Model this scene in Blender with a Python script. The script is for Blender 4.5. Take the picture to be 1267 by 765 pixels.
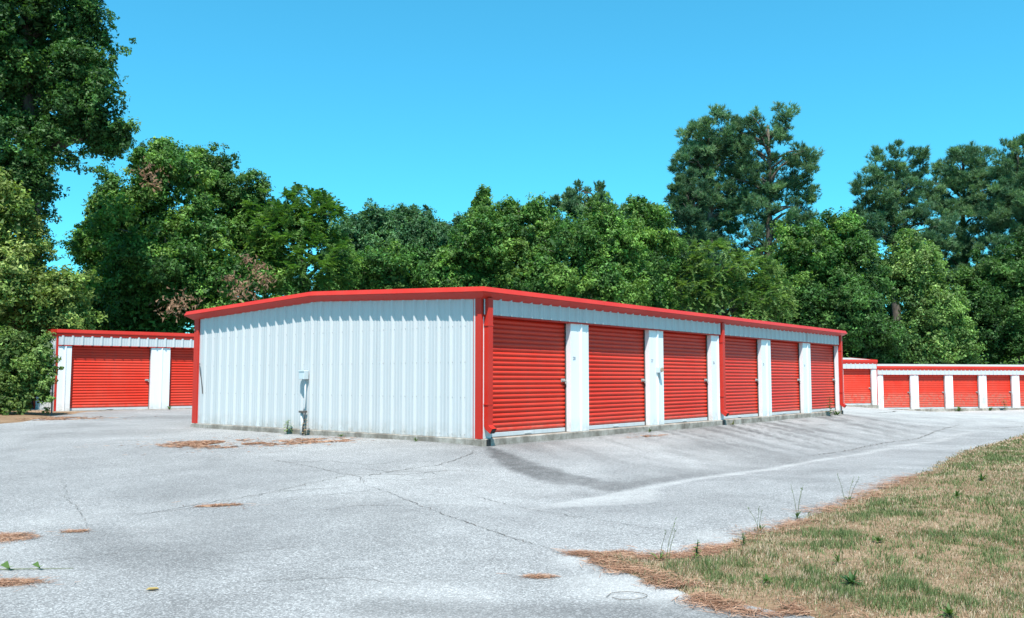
import bpy, bmesh, math, random
import numpy as np
from mathutils import Vector, Matrix
from mathutils.geometry import delaunay_2d_cdt

for _o in list(bpy.data.objects):
    bpy.data.objects.remove(_o)
scene = bpy.context.scene
COL = scene.collection

# ------------------------------------------------------------------ camera
cam_data = bpy.data.cameras.new("camera")
cam_data.sensor_width = 36.0
cam_data.lens = 31.415
cam_data.clip_end = 2000.0
cam = bpy.data.objects.new("camera", cam_data)
COL.objects.link(cam)
cam.location = (0.0, 0.0, 1.048)
cam.rotation_euler = (math.radians(90 + 4.475), 0.0, 0.0)
scene.camera = cam

# ------------------------------------------------------------------ sky and sun
SUN_DIR = Vector((0.029, -0.537, 1.0)).normalized()          # towards the sun
SUN_ELEV = math.asin(SUN_DIR.z)
SUN_AZ = math.atan2(SUN_DIR.x, SUN_DIR.y)                    # clockwise from +y
world = bpy.data.worlds.new("World")
scene.world = world
world.use_nodes = True
_nt = world.node_tree
_nt.nodes.clear()
_out = _nt.nodes.new("ShaderNodeOutputWorld")
_bg = _nt.nodes.new("ShaderNodeBackground")
_sky = _nt.nodes.new("ShaderNodeTexSky")
_sky.sky_type = 'NISHITA'
_sky.sun_disc = False
_sky.sun_elevation = SUN_ELEV
_sky.sun_rotation = SUN_AZ
_sky.altitude = 100
_sky.air_density = 1.0
_sky.dust_density = 0.6
_sky.ozone_density = 1.5
_gam = _nt.nodes.new("ShaderNodeGamma")                      # photographic contrast of the sky
_gam.inputs[1].default_value = 0.85
_tint = _nt.nodes.new("ShaderNodeMix")
_tint.data_type = 'RGBA'
_tint.blend_type = 'MULTIPLY'
_tint.inputs[0].default_value = 1.0
_tint.inputs[7].default_value = (0.26, 1.06, 1.20, 1.0)
_bg.inputs[1].default_value = 0.15
_nt.links.new(_sky.outputs[0], _gam.inputs[0])
_nt.links.new(_gam.outputs[0], _tint.inputs[6])
_nt.links.new(_tint.outputs[2], _bg.inputs[0])
_nt.links.new(_bg.outputs[0], _out.inputs[0])

sun_data = bpy.data.lights.new("sun", 'SUN')
sun_data.energy = 5.0
sun_data.angle = math.radians(0.55)
sun_data.color = (1.0, 0.955, 0.90)
sun = bpy.data.objects.new("sun", sun_data)
COL.objects.link(sun)
sun.rotation_euler = SUN_DIR.to_track_quat('Z', 'Y').to_euler()
sun.location = (5, -30, 60)

vs = scene.view_settings
vs.view_transform = 'Standard'
vs.look = 'None'
vs.exposure = 0.72
vs.gamma = 1.0
vs.use_curve_mapping = False
scene.cycles.max_bounces = 8
scene.cycles.diffuse_bounces = 4
scene.cycles.glossy_bounces = 3
scene.cycles.transmission_bounces = 4
scene.cycles.transparent_max_bounces = 8
scene.cycles.use_denoising = True
scene.cycles.sample_clamp_indirect = 6.0

random.seed(11)
RNG = np.random.default_rng(11)

# ------------------------------------------------------------------ helpers
def tag(o, label=None, cat=None, group=None, kind=None):
    if label: o["label"] = label
    if cat: o["category"] = cat
    if group: o["group"] = group
    if kind: o["kind"] = kind
    return o

def empty(name, loc=(0, 0, 0), rz=0.0):
    o = bpy.data.objects.new(name, None)
    o.empty_display_size = 0.3
    o.location = loc
    o.rotation_euler = (0, 0, rz)
    COL.objects.link(o)
    return o

def link(name, me, mat=None, parent=None, loc=None):
    o = bpy.data.objects.new(name, me)
    if mat is not None and len(me.materials) == 0:
        me.materials.append(mat)
    COL.objects.link(o)
    if parent is not None:
        o.parent = parent
    if loc is not None:
        o.location = loc
    return o

class MB:
    """collects simple shapes into one mesh"""
    def __init__(self):
        self.v = []; self.f = []
    def add(self, verts, faces):
        n = len(self.v)
        self.v += [tuple(map(float, p)) for p in verts]
        self.f += [tuple(n + i for i in q) for q in faces]
        return self
    def box(self, x0, x1, y0, y1, z0, z1):
        return self.add([(x0, y0, z0), (x1, y0, z0), (x1, y1, z0), (x0, y1, z0), (x0, y0, z1), (x1, y0, z1), (x1, y1, z1), (x0, y1, z1)],
                        [(0, 3, 2, 1), (4, 5, 6, 7), (0, 1, 5, 4), (1, 2, 6, 5), (2, 3, 7, 6), (3, 0, 4, 7)])
    def loft(self, rings, closed=True, caps=True):
        """rings: equal length lists of points"""
        k = len(rings[0]); n = len(self.v); faces = []
        for r in range(len(rings) - 1):
            for i in range(k if closed else k - 1):
                j = (i + 1) % k
                faces.append((r * k + i, r * k + j, (r + 1) * k + j, (r + 1) * k + i))
        if caps and closed:
            faces.append(tuple(range(k - 1, -1, -1)))
            faces.append(tuple((len(rings) - 1) * k + i for i in range(k)))
        return self.add([p for r in rings for p in r], faces)
    def tube(self, pts, radii, k=7):
        pts = [Vector(p) for p in pts]
        rings = []
        for i, p in enumerate(pts):
            d = (pts[min(i + 1, len(pts) - 1)] - pts[max(i - 1, 0)]).normalized()
            a = Vector((0, 0, 1)) if abs(d.z) < 0.9 else Vector((1, 0, 0))
            e1 = d.cross(a).normalized(); e2 = d.cross(e1)
            r = radii[i] if hasattr(radii, '__len__') else radii
            rings.append([tuple(p + r * (math.cos(2 * math.pi * q / k) * e1 + math.sin(2 * math.pi * q / k) * e2)) for q in range(k)])
        return self.loft(rings)
    def mesh(self, name, smooth=False, bevel=0.0):
        me = bpy.data.meshes.new(name)
        me.from_pydata(self.v, [], self.f)
        bm = bmesh.new(); bm.from_mesh(me)
        bmesh.ops.recalc_face_normals(bm, faces=bm.faces)
        if bevel > 0:
            es = [e for e in bm.edges if len(e.link_faces) == 2 and e.calc_face_angle(0) > 0.6]
            bmesh.ops.bevel(bm, geom=es, offset=bevel, segments=1, affect='EDGES', profile=0.5)
        if smooth:
            for f in bm.faces: f.smooth = True
        bm.to_mesh(me); bm.free()
        return me
    def build(self, name, mat, parent=None, smooth=False, bevel=0.0):
        return link(name, self.mesh(name, smooth, bevel), mat, parent)

def big_mesh(name, V3, F, col=None, smooth=False):
    """fast mesh from arrays: V3 (n,3), F (m,k), optional per-vertex colour (n,3)"""
    me = bpy.data.meshes.new(name)
    V3 = np.ascontiguousarray(V3, dtype=np.float32); F = np.ascontiguousarray(F, dtype=np.int32)
    m, k = F.shape
    me.vertices.add(len(V3)); me.vertices.foreach_set("co", V3.ravel())
    me.loops.add(m * k); me.loops.foreach_set("vertex_index", F.ravel())
    me.polygons.add(m); me.polygons.foreach_set("loop_start", np.arange(0, m * k, k, dtype=np.int32))
    me.update(calc_edges=True)
    if smooth:
        me.polygons.foreach_set("use_smooth", np.ones(m, dtype=bool))
    if col is not None:
        a = me.attributes.new("tone", 'FLOAT_COLOR', 'POINT')
        c = np.ones((len(V3), 4), dtype=np.float32); c[:, :3] = col
        a.data.foreach_set("color", c.ravel())
    return me

def catmull(pts, n=6):
    P = [Vector(p) for p in pts]; P = [2 * P[0] - P[1]] + P + [2 * P[-1] - P[-2]]
    out = []
    for i in range(1, len(P) - 2):
        for s in range(n):
            t = s / n
            out.append(0.5 * ((2 * P[i]) + (-P[i - 1] + P[i + 1]) * t + (2 * P[i - 1] - 5 * P[i] + 4 * P[i + 1] - P[i + 2]) * t * t
                              + (-P[i - 1] + 3 * P[i] - 3 * P[i + 1] + P[i + 2]) * t ** 3))
    out.append(P[-2])
    return out

# ------------------------------------------------------------------ materials
class NT:
    def __init__(self, name):
        self.m = bpy.data.materials.new(name); self.m.use_nodes = True
        self.t = self.m.node_tree; self.t.nodes.clear()
        self.out = self.n("ShaderNodeOutputMaterial")
        self.co = None
    def n(self, kind, **kw):
        nd = self.t.nodes.new(kind)
        for k, v in kw.items(): setattr(nd, k, v)
        return nd
    def l(self, a, b): self.t.links.new(a, b)
    def coord(self, which="Object"):
        if self.co is None: self.co = self.n("ShaderNodeTexCoord")
        return self.co.outputs[which]
    def pos(self):
        return self.n("ShaderNodeNewGeometry").outputs["Position"]
    def mapping(self, src, scale=(1, 1, 1), rot=(0, 0, 0)):
        m = self.n("ShaderNodeMapping"); m.inputs["Scale"].default_value = scale; m.inputs["Rotation"].default_value = rot
        self.l(src, m.inputs["Vector"]); return m.outputs[0]
    def noise(self, src, scale, detail=3.0, rough=0.55, dist=0.0):
        k = self.n("ShaderNodeTexNoise"); k.inputs["Scale"].default_value = scale; k.inputs["Detail"].default_value = detail
        k.inputs["Roughness"].default_value = rough; k.inputs["Distortion"].default_value = dist
        self.l(src, k.inputs["Vector"]); return k.outputs["Fac"]
    def ramp(self, src, stops, interp='LINEAR'):
        r = self.n("ShaderNodeValToRGB"); r.color_ramp.interpolation = interp
        e = r.color_ramp.elements
        while len(e) < len(stops): e.new(0.5)
        for i, (p, c) in enumerate(stops):
            e[i].position = p
            e[i].color = (c, c, c, 1) if not hasattr(c, '__len__') else (*c, 1)
        self.l(src, r.inputs[0]); return r.outputs[0]
    def mix(self, a, b, fac, mode='MIX'):
        m = self.n("ShaderNodeMix"); m.data_type = 'RGBA'; m.blend_type = mode
        for s, v in ((m.inputs[6], a), (m.inputs[7], b), (m.inputs[0], fac)):
            if hasattr(v, 'is_linked') or hasattr(v, 'node'): self.l(v, s)
            elif hasattr(v, '__len__'): s.default_value = (*v, 1)
            else: s.default_value = v
        return m.outputs[2]
    def math(self, op, a, b=0.0, clamp=False):
        m = self.n("ShaderNodeMath"); m.operation = op; m.use_clamp = clamp
        for s, v in ((m.inputs[0], a), (m.inputs[1], b)):
            if hasattr(v, 'node'): self.l(v, s)
            else: s.default_value = v
        return m.outputs[0]
    def attr(self, name):
        a = self.n("ShaderNodeAttribute"); a.attribute_name = name; return a.outputs["Color"]
    def bump(self, h, strength=0.3, dist=0.01):
        b = self.n("ShaderNodeBump"); b.inputs["Strength"].default_value = strength; b.inputs["Distance"].default_value = dist
        self.l(h, b.inputs["Height"]); return b.outputs[0]
    def bsdf(self, color, rough=0.5, spec=0.4, metal=0.0, normal=None):
        p = self.n("ShaderNodeBsdfPrincipled")
        for s, v in ((p.inputs["Base Color"], color), (p.inputs["Roughness"], rough)):
            if hasattr(v, 'node'): self.l(v, s)
            elif hasattr(v, '__len__'): s.default_value = (*v, 1)
            else: s.default_value = v
        p.inputs["Specular IOR Level"].default_value = spec
        p.inputs["Metallic"].default_value = metal
        if normal is not None: self.l(normal, p.inputs["Normal"])
        return p.outputs[0]
    def done(self, shader):
        self.l(shader, self.out.inputs["Surface"]); return self.m

def mat_painted(name, base, rough, dirt, dirt_amt, spec=0.4, streak=True, fade=None, splash=False, vary=0.0):
    t = NT(name); P = t.pos()
    big = t.noise(P, 0.9, 4, 0.6)
    st = t.noise(t.mapping(P, (9, 9, 0.5)), 1.0, 4, 0.65)
    fine = t.noise(P, 45, 2)
    c = base
    if fade is not None:
        c = t.mix(base, fade, t.ramp(big, [(0.35, 0.0), (0.7, 0.8)]))
    if streak:
        f = t.math('MULTIPLY', t.ramp(st, [(0.48, 0.0), (0.75, 1.0)]), t.ramp(big, [(0.3, 0.15), (0.75, 1.0)]))
        c = t.mix(c, dirt, t.math('MULTIPLY', f, dirt_amt))
    c = t.mix(c, dirt, t.math('MULTIPLY', t.ramp(fine, [(0.62, 0.0), (0.8, 1.0)]), dirt_amt * 0.6))
    if splash:       # rain-splashed dirt along the foot of the sheet
        z = t.n("ShaderNodeSeparateXYZ"); t.l(P, z.inputs[0])
        lo = t.ramp(z.outputs[2], [(0.0, 1.0), (0.28, 0.0)])
        c = t.mix(c, (0.27, 0.22, 0.16), t.math('MULTIPLY', t.math('MULTIPLY', lo, t.ramp(t.noise(P, 6, 5, 0.7), [(0.35, 0.0), (0.7, 1.0)])), 0.6))
    oi = t.n("ShaderNodeObjectInfo")
    c = t.mix(c, t.ramp(oi.outputs["Random"], [(0.0, 1.0 - vary), (1.0, 1.0 + vary)]), 1.0, 'MULTIPLY')
    r = t.math('ADD', t.math('MULTIPLY', big, 0.2), rough - 0.1)
    nb = t.bump(t.noise(t.mapping(P, (2.2, 2.2, 0.8)), 1.0, 2), 0.35, 0.012)
    return t.done(t.bsdf(c, r, spec, 0.0, nb))

M = {}
M['white'] = mat_painted('white_panel_paint', (0.485, 0.495, 0.50), 0.42, (0.30, 0.29, 0.26), 0.18, splash=True, vary=0.02)
M['pillar'] = mat_painted('white_pillar_paint', (0.74, 0.75, 0.755), 0.42, (0.36, 0.35, 0.33), 0.22, splash=True)
M['red_trim'] = mat_painted('red_trim_paint', (0.49, 0.024, 0.014), 0.42, (0.30, 0.05, 0.04), 0.35, spec=0.25, fade=(0.53, 0.040, 0.026))
M['red_door'] = mat_painted('red_door_paint', (0.60, 0.032, 0.014), 0.40, (0.34, 0.06, 0.045), 0.45, spec=0.25, fade=(0.63, 0.055, 0.030), vary=0.05, splash=True)
M['galv'] = mat_painted('galvanised_steel', (0.50, 0.52, 0.53), 0.45, (0.22, 0.22, 0.21), 0.4)
M['box_grey'] = mat_painted('grey_box_paint', (0.50, 0.56, 0.58), 0.45, (0.25, 0.25, 0.24), 0.3)
M['tan_box'] = mat_painted('tan_weathered_plastic', (0.34, 0.27, 0.19), 0.6, (0.2, 0.17, 0.13), 0.4)
M['black'] = mat_painted('black_plastic_and_gaps', (0.012, 0.013, 0.015), 0.55, (0.05, 0.05, 0.045), 0.4)  # also stands in for the dark of slab notches and spout mouths
M['post'] = mat_painted('weathered_post', (0.26, 0.28, 0.29), 0.5, (0.12, 0.11, 0.10), 0.5)
M['dark_steel'] = mat_painted('dark_steel', (0.10, 0.09, 0.085), 0.5, (0.2, 0.11, 0.06), 0.5)
M['ink'] = mat_painted('dark_blue_lettering', (0.20, 0.24, 0.29), 0.6, (0.3, 0.3, 0.3), 0.3, streak=False)
M['roof'] = mat_painted('roof_sheet', (0.45, 0.46, 0.46), 0.45, (0.25, 0.24, 0.22), 0.4)

def mat_concrete():
    t = NT('weathered_concrete'); P = t.pos()
    c = t.ramp(t.noise(P, 3.2, 5, 0.65), [(0.3, (0.25, 0.215, 0.18)), (0.5, (0.37, 0.33, 0.285)), (0.72, (0.46, 0.42, 0.375))])
    st = t.ramp(t.noise(t.mapping(P, (2.2, 2.2, 1.6)), 1.0, 6, 0.72), [(0.40, 1.0), (0.58, 0.0)])
    c = t.mix(c, (0.10, 0.08, 0.06), t.math('MULTIPLY', st, 0.65))
    c = t.mix(c, (0.16, 0.15, 0.14), t.math('MULTIPLY', t.ramp(t.noise(P, 60, 2), [(0.55, 0), (0.7, 1)]), 0.5))
    return t.done(t.bsdf(c, 0.9, 0.2, 0, t.bump(t.noise(P, 35, 4), 0.5, 0.01)))
M['concrete'] = mat_concrete()

def mat_asphalt():
    t = NT('aged_asphalt'); P = t.pos(); A = t.attr("tone")
    sep = t.n("ShaderNodeSeparateColor"); t.l(A, sep.inputs[0])
    dark, pale, mottle = sep.outputs[0], sep.outputs[1], sep.outputs[2]
    big = t.noise(P, 0.35, 5, 0.6, 0.6)
    med = t.noise(P, 1.7, 5, 0.65, 0.4)
    c = t.ramp(big, [(0.30, (0.205, 0.200, 0.196)), (0.5, (0.268, 0.263, 0.258)), (0.68, (0.325, 0.319, 0.313))])
    c = t.mix(c, t.ramp(med, [(0.35, (0.6, 0.6, 0.6)), (0.6, (1.0, 1.0, 1.0)), (0.8, (1.18, 1.17, 1.15))]), 0.28, 'MULTIPLY')
    # exposed aggregate
    vor = t.n("ShaderNodeTexVoronoi"); vor.inputs["Scale"].default_value = 95; t.l(P, vor.inputs["Vector"])
    sepv = t.n("ShaderNodeSeparateColor"); t.l(vor.outputs["Color"], sepv.inputs[0])
    stone = t.ramp(sepv.outputs[0], [(0.0, 0.30), (0.3, 0.68), (0.62, 1.0), (0.85, 1.6), (1.0, 2.3)])
    c = t.mix(c, stone, 0.6, 'MULTIPLY')
    sp = t.ramp(t.noise(P, 28, 3, 0.7), [(0.3, 0.68), (0.5, 1.0), (0.72, 1.28)])
    c = t.mix(c, sp, 0.38, 'MULTIPLY')
    # stains with shapes of their own: run-off marks, silt, old patches; painted far glare
    br = t.ramp(med, [(0.3, 0.45), (0.65, 1.0)])
    c = t.mix(c, (0.52, 0.505, 0.485), t.math('MULTIPLY', t.math('MULTIPLY', pale, br), 0.6, True))
    fs = t.ramp(t.noise(P, 22, 4, 0.75), [(0.3, 1.0), (0.7, 0.55)])
    c = t.mix(c, (0.050, 0.047, 0.046), t.math('MULTIPLY', t.math('MULTIPLY', dark, fs), 1.2, True))
    c = t.mix(c, (0.15, 0.148, 0.148), t.math('MULTIPLY', mottle, 0.3, True))
    h = t.math('ADD', vor.outputs["Distance"], t.math('MULTIPLY', t.noise(P, 40, 3), 0.8))
    return t.done(t.bsdf(c, 0.88, 0.25, 0, t.bump(h, 0.55, 0.008)))
M['asphalt'] = mat_asphalt()

def mat_soil():
    t = NT('soil_with_dry_thatch'); P = t.pos()
    a = t.noise(P, 0.8, 5, 0.65, 0.5); b = t.noise(t.mapping(P, (14, 40, 14), (0, 0, 0.5)), 1.0, 4, 0.7)
    c = t.ramp(a, [(0.3, (0.17, 0.105, 0.06)), (0.5, (0.26, 0.17, 0.105)), (0.7, (0.36, 0.25, 0.165))])
    c = t.mix(c, t.ramp(b, [(0.3, (0.45, 0.42, 0.4)), (0.55, (1, 1, 1)), (0.75, (1.25, 1.2, 1.1))]), 0.8, 'MULTIPLY')
    return t.done(t.bsdf(c, 0.95, 0.1, 0, t.bump(t.noise(P, 25, 5, 0.7), 0.8, 0.02)))
M['soil'] = mat_soil()

def mat_ground():
    t = NT('forest_floor'); P = t.pos()
    c = t.ramp(t.noise(P, 0.6, 6, 0.7, 0.4), [(0.3, (0.07, 0.055, 0.03)), (0.5, (0.15, 0.105, 0.06)), (0.7, (0.10, 0.11, 0.04))])
    return t.done(t.bsdf(c, 0.95, 0.1, 0, t.bump(t.noise(P, 12, 5, 0.7), 0.8, 0.04)))
M['ground'] = mat_ground()

def mat_leaf(name, trans=0.35, rough=0.45, spec=0.35, tmul=(1.5, 1.7, 0.7)):
    t = NT(name); c = t.attr("tone")
    p = t.bsdf(c, rough, spec)
    if trans <= 0: return t.done(p)
    tr = t.n("ShaderNodeBsdfTranslucent"); t.l(t.mix(c, tmul, 1.0, 'MULTIPLY'), tr.inputs[0])
    mx = t.n("ShaderNodeMixShader"); mx.inputs[0].default_value = trans
    t.l(p, mx.inputs[1]); t.l(tr.outputs[0], mx.inputs[2])
    return t.done(mx.outputs[0])
M['leaf'] = mat_leaf('broad_leaf', 0.28, 0.55, 0.22)
M['needle'] = mat_leaf('pine_needle', 0.2, 0.55, 0.2)
M['grass'] = mat_leaf('grass_blade', 0.25, 0.55, 0.25, (1.2, 1.3, 0.8))
M['straw'] = mat_leaf('dry_pine_straw', 0.0, 0.7, 0.2)
M['dead_leaf'] = mat_leaf('dead_leaf', 0.25, 0.7, 0.15, (1.2, 1.0, 0.8))

def mat_bark():
    t = NT('bark'); P = t.pos()
    c = t.ramp(t.noise(t.mapping(P, (8, 8, 1.6)), 1.0, 5, 0.7), [(0.3, (0.05, 0.04, 0.032)), (0.55, (0.13, 0.105, 0.085)), (0.75, (0.22, 0.19, 0.16))])
    return t.done(t.bsdf(c, 0.9, 0.15, 0, t.bump(t.noise(t.mapping(P, (16, 16, 3)), 1, 4), 0.8, 0.03)))
M['bark'] = mat_bark()
def mat_crack():
    t = NT('crack_filler_dirt'); P = t.pos()
    c = t.ramp(t.noise(P, 9, 4, 0.7), [(0.35, (0.09, 0.087, 0.084)), (0.6, (0.15, 0.135, 0.12)), (0.72, (0.17, 0.10, 0.06))])
    return t.done(t.bsdf(c, 0.95, 0.1))
M['crack'] = mat_crack()
# ---- where things stand (metres; the camera stands at x=0, y=0 looking along +y) ----
YAW = math.radians(38.9)                      # long side of the main building
U = np.array([math.sin(YAW), math.cos(YAW)])
V = np.array([-math.cos(YAW), math.sin(YAW)])
CORNER = np.array([-0.52, 15.81])
CAM_Z = 1.048
def site(a, b):
    q = CORNER + a * U + b * V
    return float(q[0]), float(q[1])
# surveyed ground levels (slab top of the main building = 0)
GROUND_PTS = [
    (*site(-0.1, -0.1), -0.13), (*site(0, 4.5), -0.11), (*site(0, 9.2), -0.10),
    (*site(5, -0.1), -0.12), (*site(9.3, -0.1), -0.13), (*site(14, -0.1), -0.13), (*site(18.5, -0.1), -0.13),
    (*site(9, 4.5), -0.10), (*site(18.5, 4.5), -0.14), (*site(18.5, 9.2), -0.15), (*site(9, 9.2), -0.10),
    (*site(-2.5, -3.4), -0.37), (*site(3, -3.4), -0.42), (*site(8, -3.4), -0.47), (*site(14, -3.3), -0.52), (*site(20, -3.2), -0.50),
    (*site(3, -7.5), -0.42), (*site(9, -7.8), -0.46), (*site(15, -8), -0.52), (*site(24, -8), -0.60),
    (0, 0, -0.52), (-5, 4, -0.50), (5, 3, -0.50), (-8, 10, -0.38), (2.5, 7.5, -0.47), (-2, 9, -0.42), (6, 8, -0.46),
    (-14, 16, -0.25), (-4, 13.5, -0.27), (-9, 15.5, -0.22), (-18, 24, -0.08), (-12, 22, -0.12), (-16, 29, -0.04), (-12, 32, -0.03), (-8, 34, -0.03),
    (-26, 30, 0.0), (-25, 15, -0.2), (-20, 4, -0.45),
    (17, 36, -0.30), (20, 45, -0.68), (20.5, 54, -0.62), (23.5, 55.5, -0.90), (33, 57.8, -0.95), (45, 60, -1.0), (32, 45, -0.85), (26, 32, -0.70), (40, 30, -0.8),
    (20, 15, -0.55), (12, 12, -0.5), (-30, 45, 0.0), (0, 50, -0.2), (10, 60, -0.5), (20, 70, -0.8), (-20, 70, 0.0), (20, 2, -0.55), (0, -10, -0.6),
]
_gp = np.array(GROUND_PTS)
def _tps_fit(P, lam=0.02):
    n = len(P)
    d = np.linalg.norm(P[:, None, :2] - P[None, :, :2], axis=2)
    K = np.where(d > 0, d * d * np.log(d + 1e-9), 0.0) + lam * np.eye(n)
    A = np.zeros((n + 3, n + 3)); A[:n, :n] = K
    A[:n, n] = 1; A[:n, n + 1:] = P[:, :2]; A[n, :n] = 1; A[n + 1:, :n] = P[:, :2].T
    return np.linalg.solve(A, np.concatenate([P[:, 2], np.zeros(3)]))
_tw = _tps_fit(_gp)
def ground_z(x, y):
    x = np.atleast_1d(np.asarray(x, float)).ravel(); y = np.atleast_1d(np.asarray(y, float)).ravel()
    out = np.empty(len(x)); n = len(_gp)
    for s in range(0, len(x), 20000):
        xs, ys = x[s:s + 20000], y[s:s + 20000]
        d2 = (xs[:, None] - _gp[None, :, 0]) ** 2 + (ys[:, None] - _gp[None, :, 1]) ** 2
        out[s:s + 20000] = (0.5 * d2 * np.log(d2 + 1e-12)) @ _tw[:n] + _tw[n] + xs * _tw[n + 1] + ys * _tw[n + 2]
    # the apron before the doors runs down to a drainage crease
    a = (x - CORNER[0]) * U[0] + (y - CORNER[1]) * U[1]; b = (x - CORNER[0]) * V[0] + (y - CORNER[1]) * V[1]
    fa = np.clip((a + 5) / 3, 0, 1) * np.clip((20 - a) / 4, 0, 1)
    out = out - 0.07 * fa * np.where(b > -3.87, np.clip((0.1 - b) / 3.97, 0, 1), np.clip((b + 5.6) / 1.73, 0, 1))
    r = np.hypot(x - 3, y - 28)
    t = np.clip((r - 34) / 30, 0, 1); t = t * t * (3 - 2 * t)
    return np.clip(out, -1.4, 0.3) * (1 - t) + (-0.75) * t
def gz(x, y): return float(ground_z(x, y)[0])

# ------------------------------------------------------------------ ground, asphalt, verge
def vnoise(x, y, scale, seed=0, octaves=3):
    x = np.asarray(x, float) * scale; y = np.asarray(y, float) * scale
    out = np.zeros(np.broadcast(x, y).shape); amp, tot = 1.0, 0.0
    for o in range(octaves):
        T = np.random.default_rng(seed * 17 + o).random((256, 256))
        xi = np.floor(x).astype(int); yi = np.floor(y).astype(int); fx = x - xi; fy = y - yi
        fx = fx * fx * (3 - 2 * fx); fy = fy * fy * (3 - 2 * fy)
        g = lambda a, b: T[a % 256, b % 256]
        out += amp * ((g(xi, yi) * (1 - fx) + g(xi + 1, yi) * fx) * (1 - fy) + (g(xi, yi + 1) * (1 - fx) + g(xi + 1, yi + 1) * fx) * fy)
        tot += amp; amp *= 0.5; x = x * 2.03 + 7.1; y = y * 2.03 + 3.7
    return out / tot

def seg_dist(x, y, poly):
    """distance to a polyline and position along it (0..1)"""
    best = np.full(x.shape, 1e9); along = np.zeros(x.shape)
    L = [0.0]
    for p, q in zip(poly[:-1], poly[1:]): L.append(L[-1] + math.dist(p, q))
    for k, (p, q) in enumerate(zip(poly[:-1], poly[1:])):
        dx, dy = q[0] - p[0], q[1] - p[1]; l2 = dx * dx + dy * dy
        t = np.clip(((x - p[0]) * dx + (y - p[1]) * dy) / l2, 0, 1)
        d = np.hypot(x - p[0] - t * dx, y - p[1] - t * dy)
        m = d < best; best = np.where(m, d, best)
        along = np.where(m, (L[k] + t * (L[k + 1] - L[k])) / L[-1], along)
    return best, along

def inside(x, y, poly):
    r = np.zeros(x.shape, bool); n = len(poly)
    for i in range(n):
        x0, y0 = poly[i]; x1, y1 = poly[(i + 1) % n]
        c = ((y0 > y) != (y1 > y)) & (x < (x1 - x0) * (y - y0) / (y1 - y0 + 1e-12) + x0)
        r ^= c
    return r

def grid_mesh(name, xs, ys, off, tone=None):
    X, Y = np.meshgrid(xs, ys); x, y = X.ravel(), Y.ravel()
    Z = ground_z(x, y) + off
    nx = len(xs); i = np.arange(len(ys) - 1)[:, None] * nx + np.arange(nx - 1)[None, :]
    i = i.ravel(); F = np.stack([i, i + 1, i + 1 + nx, i + nx], 1)
    return big_mesh(name, np.stack([x, y, Z], 1), F, None if tone is None else tone(x, y), smooth=True)

xs = np.concatenate([-np.geomspace(700, 62, 10), np.arange(-60, 60.1, 2.5), np.geomspace(62, 700, 10)])
ys = np.concatenate([-np.geomspace(300, 22, 6), np.arange(-20, 100.1, 2.5), np.geomspace(104, 900, 10)])
g = link("ground", grid_mesh("ground", xs, ys, -0.06), M['ground'])
tag(g, "brown leaf-littered earth under the trees around the storage lot", "ground", kind="structure")

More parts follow.
